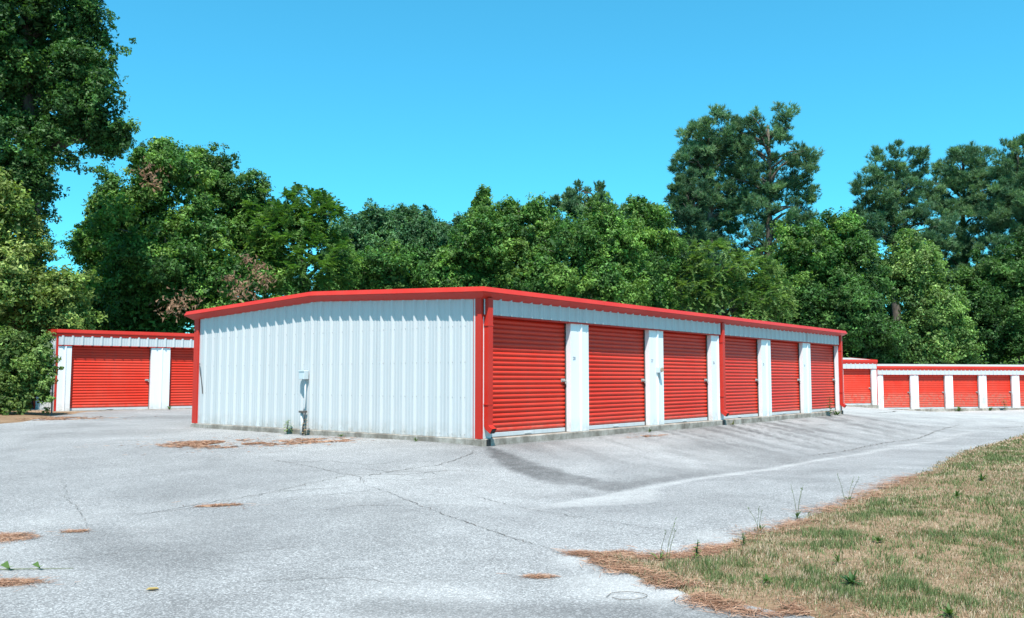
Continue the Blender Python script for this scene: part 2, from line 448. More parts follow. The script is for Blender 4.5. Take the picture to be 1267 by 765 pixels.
def smooth(t): t = np.clip(t, 0, 1); return t * t * (3 - 2 * t)
def asphalt_tone(x, y):
    rx, ry = x - CORNER[0], y - CORNER[1]
    a = rx * U[0] + ry * U[1]; b = rx * V[0] + ry * V[1]
    n1 = vnoise(x, y, 0.9, 3); n2 = vnoise(x, y, 3.0, 4); n3 = vnoise(x, y, 0.25, 5)
    dark = np.zeros(x.shape)
    n5 = vnoise(x, y, 7.0, 14, 3)
    # run-off from the corner downspout, down to the crease and a little way along it
    d, t = seg_dist(x, y, [(-0.40, 15.65), (-0.2, 15.0), (0.12, 13.95), (0.70, 13.0), (1.45, 12.4), (2.4, 13.5), (3.4, 14.75)])
    w = 0.10 + 0.34 * np.sin(np.clip(t * 1.25, 0, 1) * 2.6) * (t < 0.62) + 0.10 * (t >= 0.62)
    ok = smooth((b + 3.90) / 0.10)
    dark = np.maximum(dark, smooth((1.15 - d / w * (0.55 + 0.9 * n2)) * 1.9) * (0.95 - 0.55 * t) * (0.55 + 0.6 * n5) * ok)
    # narrow rain streaks running down the apron from the slab
    s = vnoise(a - 0.45 * b, b * 0.10, 3.4, 8, 4)
    fade = smooth((-b + 0.1) / 0.3) * smooth((3.87 + b) / 0.9) * smooth((a + 0.2) / 1.0) * smooth((19 - a) / 1.5)
    dark = np.maximum(dark, smooth((s - 0.48) / 0.14) * fade * (0.5 + 0.8 * n5) * (0.30 + 0.40 * smooth((a - 4) / 3)) * (1.0 - 0.15 * np.abs(b)))
    for a0, k0 in ((9.42, 0.9), (18.3, 0.7), (8.3, 0.45), (7.2, 0.35), (10.6, 0.5)):
        q = np.abs(a - 0.45 * b - a0) / (0.05 + 0.05 * np.abs(b)); dark = np.maximum(dark, k0 * smooth(1.3 - q) * smooth((-b) / 0.2) * smooth((3.5 + b) / 2.2) * (0.5 + 0.7 * n5))
    # grime gathered on the apron side of the crease
    dark = np.maximum(dark, 0.28 * smooth((b + 3.88) / 0.06) * smooth((-2.7 - b) / 1.0) * smooth((a + 2.5) / 1.5) * smooth((16 - a) / 5) * (0.4 + 0.9 * n1))
    # darker tone toward the camera, strongest on the left
    dark = np.maximum(dark, (0.12 + 0.22 * smooth((n3 - 0.42) / 0.2)) * smooth((13 - y) / 6) * smooth((0.5 - x) / 4))
    d, t = seg_dist(x, y, [(-0.9, 6.1), (0.2, 6.0), (1.1, 6.05), (1.7, 5.6)])
    dark = np.maximum(dark, 0.45 * smooth(1.2 - d / 0.35))
    # along the foot of the slab
    near = np.where((b > -0.6) & (b < 9.6) & (a > -0.6) & (a < 19), np.minimum(np.abs(np.where(a < 0, a, 9)), np.abs(np.where(b < 0, b, 9))), 9)
    dark = np.maximum(dark, 0.5 * smooth((0.22 - near) / 0.2) * n2 * 1.3)
    pale = np.zeros(x.shape)
    # silt left along the drainage crease
    e = -(b + 3.88); wd = 0.20 + 0.55 * smooth((1.5 - np.abs(a + 2.4)) / 1.6)
    pale = np.maximum(pale, smooth(e / 0.07) * smooth((wd * (0.6 + 0.8 * n1) - e) / 0.12 + 0.5) * (0.55 + 0.3 * n2) * smooth((a + 4.2) / 0.9) * smooth((20 - a) / 3))
    for cx, cy, r, k in ((0.55, 7.55, 0.3, 0.8), (0.75, 6.75, 0.45, 0.75), (1.2, 6.35, 0.4, 0.7), (-0.6, 6.2, 0.8, 0.35), (1.9, 8.6, 0.35, 0.6), (2.5, 9.2, 0.3, 0.5), (-4.5, 6.3, 0.7, 0.35), (-4.6, 9.6, 0.5, 0.4)):
        d = np.hypot(x - cx, (y - cy) * 0.8); pale = np.maximum(pale, k * smooth(1.3 - d / r * (0.6 + 0.8 * n1)))
    pale = np.maximum(pale, 0.85 * smooth((y - 25 + (n1 - 0.5) * 8) / 12) * smooth((x - 4) / 5))  # far right lightened: bright grazing light painted into the asphalt
    pale = np.maximum(pale, 0.2 * smooth((b + 0.2) / -0.5) * smooth((b + 4.2) / 1.0) * smooth((n1 - 0.35) / 0.3))
    mottle = 0.6 * smooth((n3 - 0.5) / 0.2) * smooth((22 - y) / 6)  # broad darker mottling of the nearer asphalt
    return np.stack([np.clip(dark, 0, 1), np.clip(pale, 0, 1), np.clip(mottle, 0, 1)], 1)

xs = np.concatenate([np.arange(-32, -8, 0.8), np.arange(-8, 8, 0.10), np.arange(8, 16, 0.3), np.arange(16, 52, 0.8)])
ys = np.concatenate([np.arange(-8, 4, 1.0), np.arange(4, 18, 0.10), np.arange(18, 32, 0.3), np.arange(32, 62, 0.8)])
asphalt = link("asphalt_lot", grid_mesh("asphalt_lot", xs, ys, 0.0, asphalt_tone), M['asphalt'])
tag(asphalt, "aged pale grey asphalt lot with cracks and run-off stains", "asphalt", kind="structure")

GRASS_EDGE = [(26, 39.5), (21.83, 34.89), (15.25, 26.82), (12.12, 22.84), (9.16, 18.7), (6.2, 13.97), (5.21, 12.63), (4.25, 11.16), (3.44, 10.25), (2.86, 9.41),
              (2.3, 8.86), (1.99, 8.38), (1.49, 7.78), (1.13, 7.68), (0.88, 7.85), (0.51, 7.9), (0.68, 7.5), (0.92, 7.09), (1.15, 6.63), (1.34, 6.14),
              (1.44, 5.98), (1.6, 6.15), (1.91, 5.89), (2.05, 5.45), (2.2, 4.6), (2.6, 3.0)]
def ragged(line, step, amp, seed):
    r = np.random.default_rng(seed); out = []
    for p, q in zip(line[:-1], line[1:]):
        n = max(1, int(math.dist(p, q) / step)); far = max(1.0, p[1] / 9)
        for k in range(n):
            t = k / n; out.append((p[0] + (q[0] - p[0]) * t + r.normal(0, amp) * min(far, 2), p[1] + (q[1] - p[1]) * t + r.normal(0, amp) * min(far, 2)))
    out.append(line[-1]); return out
EDGE = ragged(GRASS_EDGE, 0.12, 0.03, 5)
VERGE = EDGE + [(6, 3.0), (15, 3.0), (30, 12), (50, 25), (50, 45)]

def sheet(name, outline, step, rise, edge_line, label, cat, mat):
    """ground sheet that rises from a ragged edge"""
    P = np.array(outline); x0, y0 = P.min(0); x1, y1 = P.max(0)
    gx, gy = np.meshgrid(np.arange(x0, x1, step), np.arange(y0, y1, step)); gx = gx.ravel(); gy = gy.ravel()
    keep = (gy < 14) | (np.random.default_rng(1).random(len(gx)) < 0.2)
    gx, gy = gx[keep], gy[keep]
    gx = gx + np.random.default_rng(2).normal(0, step * 0.2, len(gx)); gy = gy + np.random.default_rng(3).normal(0, step * 0.2, len(gy))
    m = inside(gx, gy, outline); d, _ = seg_dist(gx, gy, edge_line); m &= d > step * 0.5
    pts = [Vector(p) for p in outline] + [Vector((a, b)) for a, b in zip(gx[m], gy[m])]
    n = len(outline)
    vv, _e, ff, *_r = delaunay_2d_cdt(pts, [(i, (i + 1) % n) for i in range(n)], [], 1, 1e-4)
    x = np.array([v[0] for v in vv]); y = np.array([v[1] for v in vv])
    d, _ = seg_dist(x, y, edge_line)
    z = ground_z(x, y) - 0.004 + rise * smooth(d / 0.5) + 0.012 * smooth(d / 0.08) + 0.03 * (vnoise(x, y, 1.3, 9) - 0.5) * smooth(d / 0.4)
    o = link(name, big_mesh(name, np.stack([x, y, z], 1), np.array([f for f in ff if len(f) == 3]), None, True), mat)
    return tag(o, label, cat, kind="structure")
sheet("grass_verge", VERGE, 0.22, 0.03, EDGE, "sandy earth of the dry grass verge beside the drive", "verge", M['soil'])
def verge_z(x, y):
    d, _ = seg_dist(x, y, EDGE)
    return ground_z(x, y) - 0.004 + 0.03 * smooth(d / 0.5) + 0.012 * smooth(d / 0.08) + 0.03 * (vnoise(x, y, 1.3, 9) - 0.5) * smooth(d / 0.4)

LEFT_EDGE = [(-13.6, 30.2), (-13.7, 27.2), (-12.9, 24.0), (-12.9, 22.0), (-13.4, 20.0), (-15, 16), (-18, 11)]
LEDGE = ragged(LEFT_EDGE, 0.25, 0.06, 6)
sheet("leaf_litter_strip", LEDGE + [(-32, 11), (-32, 30.2)], 0.6, 0.04, LEDGE, "brown leaf litter strip below the vine-covered fence", "litter strip", M['soil'])

# cracks in the asphalt
def crack(poly, w0, seed):
    r = np.random.default_rng(seed)
    pts = ragged(poly, 0.06, 0.016, seed); n = len(pts); Vv = []; Ff = []
    for i, p in enumerate(pts):
        q0, q1 = pts[max(0, i - 1)], pts[min(n - 1, i + 1)]
        dx, dy = q1[0] - q0[0], q1[1] - q0[1]; l = math.hypot(dx, dy) + 1e-9
        taper = min(1, 8 * min(i, n - 1 - i) / n + 0.1)
        w = w0 * taper * (0.25 + 1.1 * r.random())
        Vv += [(p[0] - dy / l * w, p[1] + dx / l * w), (p[0] + dy / l * w, p[1] - dx / l * w)]
        if i: Ff.append((2 * i - 2, 2 * i, 2 * i + 1, 2 * i - 1))
    Vv = np.array(Vv); z = ground_z(Vv[:, 0], Vv[:, 1]) + 0.005
    link("crack", big_mesh("crack", np.column_stack([Vv, z]), np.array(Ff)), M['crack'], asphalt)
CRACKS = [([(-2.5, 12.0), (-2.0, 12.4), (-1.4, 12.3), (-0.8, 12.6)], 0.004), ([(-1.75, 11.6), (-2.0, 11.2), (-2.5, 10.9), (-2.7, 10.4)], 0.003), ([(-2.2, 13.3), (-1.8, 13.0), (-1.3, 13.1), (-0.9, 12.7)], 0.004),
          ([(-1.05, 10.39), (-0.6, 10.5), (-0.1, 10.2)], 0.003), ([(-3.6, 13.9), (-2.9, 14.1), (-2.2, 13.6), (-1.6, 14.0)], 0.004), ([(-5.2, 10.6), (-4.6, 10.9), (-3.9, 10.8)], 0.003), ([(-4.1, 7.4), (-3.2, 7.9), (-2.4, 7.8), (-1.7, 8.2)], 0.003),
          ([(-1.94, 11.84), (-1.55, 11.33), (-1.05, 10.39), (-0.63, 9.64), (-0.27, 8.99), (0.05, 8.48), (0.4, 7.95), (0.55, 7.8)], 0.0055),
          ([(-4.15, 9.5), (-3.9, 9.75), (-3.53, 10.45), (-3.24, 10.8), (-2.88, 11.3), (-2.21, 11.6), (-1.96, 11.9)], 0.006),
          ([(-6.28, 12.59), (-5.18, 10.58), (-4.65, 9.78), (-4.15, 8.87)], 0.003),
          ([(-3.92, 14.43), (-3.24, 13.74), (-2.46, 12.88), (-2.11, 12.51), (-1.94, 11.9)], 0.006),
          ([(-2.11, 12.51), (-1.6, 13.2), (-1.1, 13.7), (-0.75, 14.6), (-0.6, 15.3)], 0.007),
          ([(-2.3, 12.7), (-1.5, 12.8), (-0.9, 13.25), (-0.45, 13.2)], 0.006),
          ([(-3.0, 11.2), (-2.6, 12.0), (-2.3, 12.7)], 0.004), ([(-2.2, 9.9), (-1.7, 10.3), (-1.2, 10.35)], 0.004),
          ([(-4.4, 9.6), (-3.7, 9.9), (-3.1, 10.9), (-2.6, 12.2)], 0.003),
          ([(-0.6, 11.4), (0.1, 10.4), (0.9, 9.6), (1.6, 8.9)], 0.004), ([(-2.1, 6.8), (-1.2, 6.95), (-0.7, 6.7)], 0.003),
          ([(5.5, 17.6), (8.2, 21.0), (11.6, 25.4), (15.3, 30.6)], 0.012), ([(13.4, 33.5), (15.0, 35.4), (18.2, 42)], 0.04), ([(12, 28), (16, 29.4), (19, 31.5)], 0.02)]
for i, (p, w) in enumerate(CRACKS): crack(p, w, 30 + i)

# ------------------------------------------------------------------ buildings
RIB = [(-0.152, 0), (-0.062, 0), (-0.052, 0.004), (-0.04, 0)]       # profile of one 12 inch pitch of wall sheet: (along, out)
def sheet_profile(s0, s1, pitch=0.3048, phase=0.0):
    """points along the sheet: major rib every pitch with two small stiffeners between"""
    pts = [(s0, 0.0)]
    k = math.floor((s0 - phase) / pitch) - 1
    while phase + k * pitch < s1 + pitch:
        c = phase + k * pitch
        for ds, o in ((-0.050, 0.0), (-0.012, 0.040), (0.012, 0.040), (0.050, 0.0), (0.092, 0.0), (0.101, 0.005), (0.119, 0.005), (0.128, 0.0), (0.176, 0.0), (0.185, 0.005), (0.203, 0.005), (0.212, 0.0)):
            if s0 + 1e-4 < c + ds < s1 - 1e-4: pts.append((c + ds, o))
        k += 1
    pts.append((s1, 0.0))
    return pts

def wall_sheet(parent, name, mat, axis, s0, s1, plane, sign, z0, ztop, phase=0.0):
    """ribbed sheet; axis 'x' runs along x at y=plane, axis 'y' runs along y at x=plane; sign = outward direction"""
    V_, F_ = [], []
    prof = sheet_profile(s0, s1, phase=phase)
    for s, o in prof:
        zt = ztop(s) if callable(ztop) else ztop
        for z in (z0, zt):
            V_.append((s, plane + sign * o, z) if axis == 'x' else (plane + sign * o, s, z))
    for i in range(len(prof) - 1):
        F_.append((2 * i, 2 * i + 2, 2 * i + 3, 2 * i + 1))
    return MB().add(V_, F_).build(name, mat, parent)

def trim_profile(o, h):
    return [(0.0, 0.0), (0.04, 0.0), (o * 0.86, h * 0.44), (o * 0.97, h * 0.47), (o, h * 0.55), (o * 0.80, h * 0.98), (0.0, h)]

def slat_mesh(w, pitch):
    prof = [(0.0, 0.0), (0.004, 0.10), (0.014, 0.17), (0.021, 0.30), (0.0235, 0.48), (0.021, 0.66), (0.014, 0.80), (0.004, 0.88), (0.0, 1.0)]
    b = MB()
    V_ = [(x, -o, t * pitch) for o, t in prof for x in (0.0, w)]
    b.add(V_, [(2 * i, 2 * i + 1, 2 * i + 3, 2 * i + 2) for i in range(len(prof) - 1)])
    me = b.mesh("slat")
    for p in me.polygons: p.use_smooth = True
    return me

def latch_mesh():
    b = MB()
    b.box(-0.17, 0.0, -0.016, 0.0, -0.045, 0.045)             # plate
    b.box(-0.15, 0.035, -0.034, -0.016, -0.014, 0.016)        # sliding bolt
    b.box(-0.13, -0.11, -0.04, -0.016, -0.03, 0.03); b.box(-0.05, -0.03, -0.04, -0.016, -0.03, 0.03)
    b.box(-0.095, -0.065, -0.06, -0.034, -0.03, 0.0)          # finger pull
    b.tube([(-0.012, -0.03, -0.01), (-0.012, -0.045, -0.03), (-0.012, -0.04, -0.05)], 0.006, 6)
    b.box(-0.036, 0.012, -0.055, -0.03, -0.095, -0.045)       # padlock body
    return b.mesh("latch", bevel=0.003)
LATCH = latch_mesh()
M['latch'] = mat_painted('tarnished_steel', (0.34, 0.33, 0.32), 0.4, (0.08, 0.07, 0.06), 0.7)

def pillar_part(parent, x0, x1, ztop, depth, rib=True, z0=0.0):
    w = x1 - x0
    pts = [(x0, depth), (x0, 0.0)]
    if rib and w > 0.4:
        c = x0 + w * 0.56
        pts += [(c - 0.030, 0.0), (c - 0.012, 0.026), (c + 0.012, 0.026), (c + 0.045, 0.0)] if False else [(c - 0.034, 0.0), (c - 0.014, -0.03), (c + 0.014, -0.03), (c + 0.034, 0.0)]
    pts += [(x1, 0.0), (x1, depth)]
    lo = [(x, y, z0) for x, y in pts]; hi = [(x, y, ztop) for x, y in pts]
    return MB().loft([lo, hi]).build("pillar", M['pillar'], parent)

def roll_door(root, x0, x1, zh, yc, fine, seed, latch_z=1.02, nsl=24):
    r = random.Random(seed); w = x1 - x0 + 0.04
    bot = 0.085; pitch = (zh - 0.005 - bot) / nsl
    if fine:
        d = MB().box(0.0, w, -0.030, 0.012, 0.004, bot - 0.006).build("door", M['galv'], root, bevel=0.004)   # bottom bar carries the slats
        d["label"] = "red corrugated roll-up door with galvanised bottom bar"
        d.location = (x0 - 0.02, yc, 0.0)
        me = slat_mesh(w, pitch)
        for k in range(nsl):
            s = link("slat", me, M['red_door'], d, (0, r.uniform(-0.0015, 0.0015), bot + k * pitch))
            s.rotation_euler = (r.uniform(-0.02, 0.02), r.uniform(-0.0006, 0.0006), 0)
    else:
        prof = [(0.0, 0.0), (0.010, 0.12), (0.020, 0.35), (0.020, 0.60), (0.010, 0.85)]
        V_ = []
        for k in range(nsl):
            for o, t in prof: V_ += [(0, -o, bot + (k + t) * pitch), (w, -o, bot + (k + t) * pitch)]
        V_ += [(0, 0, bot + nsl * pitch), (w, 0, bot + nsl * pitch)]
        d = MB().add(V_, [(2 * i, 2 * i + 1, 2 * i + 3, 2 * i + 2) for i in range(len(V_) // 2 - 1)]).build("door", M['red_door'], root)
        d.location = (x0 - 0.02, yc, 0.0)
        MB().box(0.0, w, -0.028, 0.01, 0.004, bot - 0.006).build("bottom_bar", M['galv'], d)
    for xx in (-0.012, w - 0.035):
        MB().box(xx, xx + 0.047, -0.052, -0.030, 0.002, zh - 0.004).build("guide_rail", M['dark_steel'], d)
    MB().box(w * 0.46, w * 0.54, -0.05, -0.030, 0.025, 0.05).build("lift_handle", M['galv'], d, bevel=0.003)
    l = link("latch", LATCH, M['latch'], d, (w - 0.05, -0.028, latch_z)); l.scale = (0.72, 1.0, 0.72)
    return d

def downspout(root, x, y0, ztop, zbot=0.17, w=0.125, mat='red_trim'):
    """rectangular spout on the face, kicked out at the foot"""
    def ring(c, d, ww=w, dd=w * 0.82):
        # c centre point, d direction in the y-z plane
        ny, nz = -d[1], d[0]
        return [(c[0] - ww / 2, c[1] - ny * dd / 2, c[2] - nz * dd / 2), (c[0] + ww / 2, c[1] - ny * dd / 2, c[2] - nz * dd / 2),
                (c[0] + ww / 2, c[1] + ny * dd / 2, c[2] + nz * dd / 2), (c[0] - ww / 2, c[1] + ny * dd / 2, c[2] + nz * dd / 2)]
    yc = y0 - w * 0.41
    rings = [ring((x, yc, ztop), (0, -1)), ring((x, yc, zbot + 0.07), (0, -1)), ring((x, yc - 0.02, zbot + 0.025), (-0.5, -0.87)), ring((x, yc - 0.115, zbot - 0.035), (-0.84, -0.54))]
    k = MB().loft(rings, caps=False)
    o = k.build("downspout", M[mat], root)
    MB().loft([ring((x, yc - 0.108, zbot - 0.030), (-0.84, -0.54), w * 0.86, w * 0.68), ring((x, yc - 0.1145, zbot - 0.0345), (-0.84, -0.54), w * 0.86, w * 0.68)]).build("spout_opening", M['black'], o)  # black plug painted as the dark hollow of the spout
    for zz in (zbot + 0.42, ztop - 0.5):
        MB().box(x - w * 0.5 - 0.012, x + w * 0.5 + 0.012, yc - w * 0.41 - 0.004, y0, zz, zz + 0.022).build("strap", M[mat], o)
    return o

def text_mesh(s, size):
    c = bpy.data.curves.new("number", 'FONT'); c.body = s; c.size = size; c.extrude = 0.001
    o = bpy.data.objects.new("tmp", c); COL.objects.link(o)
    dg = bpy.context.evaluated_depsgraph_get()
    me = bpy.data.meshes.new_from_object(o.evaluated_get(dg))
    bpy.data.objects.remove(o)
    return me

def storage_row(name, label, loc, theta, L, D, doors, zh, ze, over, trim_h, group, fine=False, spouts=(), first_trim=True, numbers=None,
                setback=0.11, curtain=0.165, slab_h=0.6, slab_out=0.05, rise=0.2, left_corner=True, nsl=24):
    root = empty(name, loc, math.pi / 2 - theta)
    tag(root, label, "storage building", group)
    # slab (in pours, a joint under each spout)
    sl = MB().box(-slab_out, L + slab_out, -slab_out, D + slab_out, -slab_h, -0.004)
    sl.build("slab", M['concrete'], root, bevel=0.012)
    # roof sheet
    zr = ze + trim_h * 0.9
    MB().loft([[(0, 0, zr), (0, D / 2, zr + rise), (0, D, zr), (0, D, zr - 0.03), (0, D / 2, zr + rise - 0.03), (0, 0, zr - 0.03)],
               [(L, 0, zr), (L, D / 2, zr + rise), (L, D, zr), (L, D, zr - 0.03), (L, D / 2, zr + rise - 0.03), (L, 0, zr - 0.03)]]).build("roof", M['roof'], root)
    gab = lambda s: ze + 0.03 + rise * (1 - abs(2 * s / D - 1))
    # end walls in three foot sheets
    npan = max(1, round(D / 0.9144)); pw = D / npan
    for k in range(npan):
        wall_sheet(root, "wall_panel", M['white'], 'y', k * pw, (k + 1) * pw, -0.002 * (k % 2), -1, 0.0, gab, phase=0.16)
    wall_sheet(root, "end_wall", M['white'], 'y', 0.0, D, L, 1, 0.0, gab, phase=0.16)
    wall_sheet(root, "back_wall", M['white'], 'x', 0.0, L, D, 1, 0.0, ze + 0.03)
    # header sheets above the doors
    nh = max(1, round(L / 3.05)); hw = L / nh
    for k in range(nh):
        wall_sheet(root, "header_panel", M['white'], 'x', k * hw, (k + 1) * hw, -0.03 - 0.002 * (k % 2), -1, zh + 0.03, ze + 0.03, phase=0.13)
    MB().box(0.004, L - 0.004, -0.034, curtain + 0.05, zh, zh + 0.028).build("header_trim", M['red_trim'], root)
    # pillars
    xs_ = [0.004] + [v for d in doors for v in d] + [L - 0.004]
    pil = []
    for k in range(0, len(xs_), 2):
        pil.append(pillar_part(root, xs_[k], xs_[k + 1], zh - 0.002, setback))
    for k, (x0, x1) in enumerate(doors):
        roll_door(root, x0, x1, zh, curtain, fine, k + len(doors), nsl=nsl)
    if numbers:
        for k, s in enumerate(numbers):
            me = text_mesh(s, 0.095)
            o = link("unit_number", me, M['ink'], pil[k + 1], (xs_[2 * k + 2] + 0.07, -0.004, 1.43))
            o.rotation_euler = (math.pi / 2, 0, 0)
    # trims
    tp = trim_profile(over, trim_h)
    def ring_x(x, s): return [(x + s * o, -o, ze + z) for o, z in tp]
    nseg = max(1, round(L / 3.7))
    for k in range(nseg):                       # lapped lengths
        a_, b_ = k * L / nseg, (k + 1) * L / nseg
        kp = 1.0 + 0.018 * (k % 2)
        A = ring_x(0, -1) if k == 0 else [(a_ - 0.03 * (k % 2), -o * kp, ze + z - 0.0015 * (k % 2)) for o, z in tp]
        Bq = ring_x(L, 1) if k == nseg - 1 else [(b_ + 0.03 * (k % 2), -o * kp, ze + z - 0.0015 * (k % 2)) for o, z in tp]
        MB().loft([A, Bq]).build("eave_trim", M['red_trim'], root)
    MB().loft([[(-o, D + o, ze + z) for o, z in tp], [(L + o, D + o, ze + z) for o, z in tp]]).build("eave_trim", M['red_trim'], root)
    for xe, s in ((0, -1), (L, 1)):
        MB().loft([[(xe + s * o, -o, ze + z) for o, z in tp], [(xe + s * o, D / 2, ze + z + rise) for o, z in tp], [(xe + s * o, D + o, ze + z) for o, z in tp]]).build("rake_trim", M['red_trim'], root)
    for xe, s in ((0, -1), (L, 1)):
        for yy0, yy1 in ((-0.012, 0.19), (D - 0.19, D + 0.012)):
            a0, a1 = (xe - 0.05, xe + 0.0) if s < 0 else (xe, xe + 0.05)
            pr = [(a0, yy0), (a1, yy0), (a1, yy1), (a0, yy1)]
            if s < 0:
                ym = yy0 + 0.45 * (yy1 - yy0)
                pr = [(0.0, yy0), (0.0, yy1), (-0.036, yy1), (-0.036, ym + 0.012), (-0.05, ym), (-0.05, yy0)]
            MB().loft([[(x, y, -0.002) for x, y in pr], [(x, y, ze + 0.02) for x, y in pr]]).build("corner_trim", M['red_trim'], root)
    for x in spouts:
        downspout(root, x, -0.006, ze + 0.02)
        MB().box(x - 0.045, x + 0.045, -slab_out - 0.03, -slab_out + 0.02, -0.2, -0.012).build("dark_notch_block", M['black'], root, bevel=0.006)  # black block added in place of a dark notch in the slab
    # sheet screws on the seen end wall
    if fine:
        b = MB()
        k = 0
        while 0.16 + k * 0.3048 < D - 0.1:
            for dy in (-0.05, 0.05):
                for z in (0.06, 0.72, 1.35, 2.0):
                    y = 0.16 + k * 0.3048 + dy
                    b.box(-0.007, 0.0, y - 0.007, y + 0.007, z - 0.007, z + 0.007)
            k += 1
        s = b.build("screws", M['latch'], root); s["kind"] = "stuff"
    return root

MAIN = storage_row("storage_building", "long white ribbed-metal storage building in the middle, six red roll-up doors under red trim",
                   (*site(0, 0), 0.0), YAW, 18.42, 9.14,
                   [(0.24 + 3.10 * i, 0.24 + 3.10 * i + 2.46) for i in range(6)], 2.16, 2.465, 0.205, 0.205, "storage buildings",
                   fine=True, spouts=(0.095, 9.40, 18.32), numbers=["28", "27", "26", "25", "24", "23"])
TH_L = math.radians(50)
dl = np.array([math.sin(TH_L), math.cos(TH_L)])
o_l = np.array([-14.72, 29.9]) - 0.42 * dl
storage_row("storage_building", "low white storage building behind at left, beside the vine-covered fence", (float(o_l[0]), float(o_l[1]), -0.01), TH_L, 13.0, 3.05,
            [(0.42, 3.02), (3.68, 6.28), (6.94, 9.54)], 2.16, 2.47, 0.08, 0.24, "storage buildings", rise=0.06, nsl=22)
TH_R = math.radians(75)
dr = np.array([math.sin(TH_R), math.cos(TH_R)])
o_r = np.array([22.3, 54.9])
storage_row("storage_building", "long low row of red doors in the distance at the right edge", (float(o_r[0]), float(o_r[1]), -0.80), TH_R, 20.2, 5.0,
            [(0.50 + 2.55 * i, 0.50 + 2.55 * i + 1.98) for i in range(7)], 2.08, 2.38, 0.07, 0.26, "storage buildings", nsl=18)
o_r2 = o_r - 7.8 * dr
storage_row("storage_building", "taller stepped-up block with one visible red door, just past the main building", (float(o_r2[0]), float(o_r2[1] - 0.25), -0.52), TH_R, 7.72, 5.0,
            [(0.40 + 2.5 * i, 0.40 + 2.5 * i + 1.98) for i in range(3)], 2.16, 2.48, 0.07, 0.26, "storage buildings", nsl=18)

# utility box with its conduit on the gable wall
def rot_uv(o): o.rotation_euler = (0, 0, math.pi / 2 - YAW); return o
ub = rot_uv(empty("utility_box", (*site(-0.034, 4.86), 0.0)))
tag(ub, "pale grey electrical box with conduit on the ribbed gable wall", "electrical box")
MB().box(-0.13, 0.0, -0.085, 0.085, 1.04, 1.225).build("box", M['box_grey'], ub, bevel=0.008)
MB().box(-0.140, -0.130, -0.09, 0.09, 1.20, 1.232).build("lid", M['box_grey'], ub, bevel=0.003)
MB().tube([(-0.045, -0.03, 1.04), (-0.045, -0.03, 0.60), (-0.045, -0.015, 0.46), (-0.05, 0.0, 0.36)], 0.018, 8).build("conduit", M['white'], ub, smooth=True)
MB().box(-0.12, 0.0, -0.055, 0.085, 0.345, 0.385).build("bracket", M['dark_steel'], ub, bevel=0.004)
MB().tube([(-0.062, 0.04, 0.38), (-0.062, 0.04, 0.0), (-0.062, 0.045, -0.16)], 0.034, 10).build("riser_pipe", M['white'], ub, smooth=True)
MB().tube([(-0.06, -0.05, 0.36), (-0.07, -0.06, 0.2), (-0.075, -0.01, 0.05), (-0.075, 0.0, -0.12)], 0.012, 7).build("cable", M['black'], ub, smooth=True)
# little weathered fitting on the second pillar
wf = rot_uv(empty("wall_fitting", (*site(6.17, 0.0), 1.26)))
tag(wf, "small tan and grey weathered electrical fitting on the second white pillar", "wall fitting")
MB().box(-0.075, 0.02, -0.085, 0.0, -0.07, 0.06).build("back_box", M['box_grey'], wf, bevel=0.006)
MB().tube([(0.02, -0.11, 0.0), (0.03, -0.03, 0.0)], [0.052, 0.055], 10).build("cap", M['tan_box'], wf)
MB().tube([(-0.03, -0.05, -0.07), (-0.015, -0.04, -0.2), (0.0, -0.012, -0.26)], 0.011, 6).build("wire_tail", M['dark_steel'], wf)
# loose wire at the far gable corner
wl = rot_uv(empty("loose_wire", (*site(-0.05, 8.75), 0.0)))
tag(wl, "thin grey wire looping out at the far left gable corner", "wire")
MB().tube([tuple(p) for p in catmull([(0.0, 0.1, 1.42), (-0.05, 0.02, 1.40), (-0.07, -0.03, 1.25), (-0.04, -0.06, 1.0), (-0.01, -0.07, 0.7)], 5)], 0.012, 6).build("wire", M['dark_steel'], wl)

# ------------------------------------------------------------------ vegetation
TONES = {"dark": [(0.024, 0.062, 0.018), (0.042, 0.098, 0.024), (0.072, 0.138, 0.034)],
         "mid": [(0.032, 0.082, 0.020), (0.064, 0.138, 0.028), (0.115, 0.195, 0.040)],
         "yellow": [(0.060, 0.105, 0.024), (0.110, 0.160, 0.036), (0.165, 0.200, 0.058)],
         "light": [(0.052, 0.108, 0.030), (0.098, 0.168, 0.042), (0.155, 0.225, 0.070)],
         "blue": [(0.030, 0.080, 0.034), (0.048, 0.108, 0.044), (0.068, 0.135, 0.052)],
         "pine": [(0.042, 0.098, 0.054), (0.074, 0.145, 0.072), (0.120, 0.195, 0.088)],
         "pinedark": [(0.030, 0.072, 0.040), (0.050, 0.102, 0.052), (0.078, 0.136, 0.062)]}
def unit(v): return v / (np.linalg.norm(v, axis=1, keepdims=True) + 1e-9)
def rand_dirs(r, n): return unit(r.normal(size=(n, 3)))

def leaf_faces(P, N, size, r, tone, aspect=0.72, curl=0.18):
    """a pointed leaf at each point, facing N"""
    n = len(P); t = unit(np.cross(N, rand_dirs(r, n))); s = np.cross(N, t)
    l = (size * r.uniform(0.65, 1.3, n))[:, None]
    w = s * l * 0.5 * aspect
    Vv = np.stack([P - t * l * 0.5 + w * 0.9, P - t * l * 0.42 - w * 1.1, P + t * l * 0.58 - N * l * curl * 0.6], 1).reshape(-1, 3)
    return Vv, np.arange(3 * n).reshape(n, 3), np.repeat(tone, 3, axis=0)

def pick_tone(r, pal, n):
    pal = np.array(pal); k = r.random(n)
    w = np.clip(1 - np.abs(k[:, None] * (len(pal) - 1) - np.arange(len(pal))[None]), 0, 1)
    return w @ pal

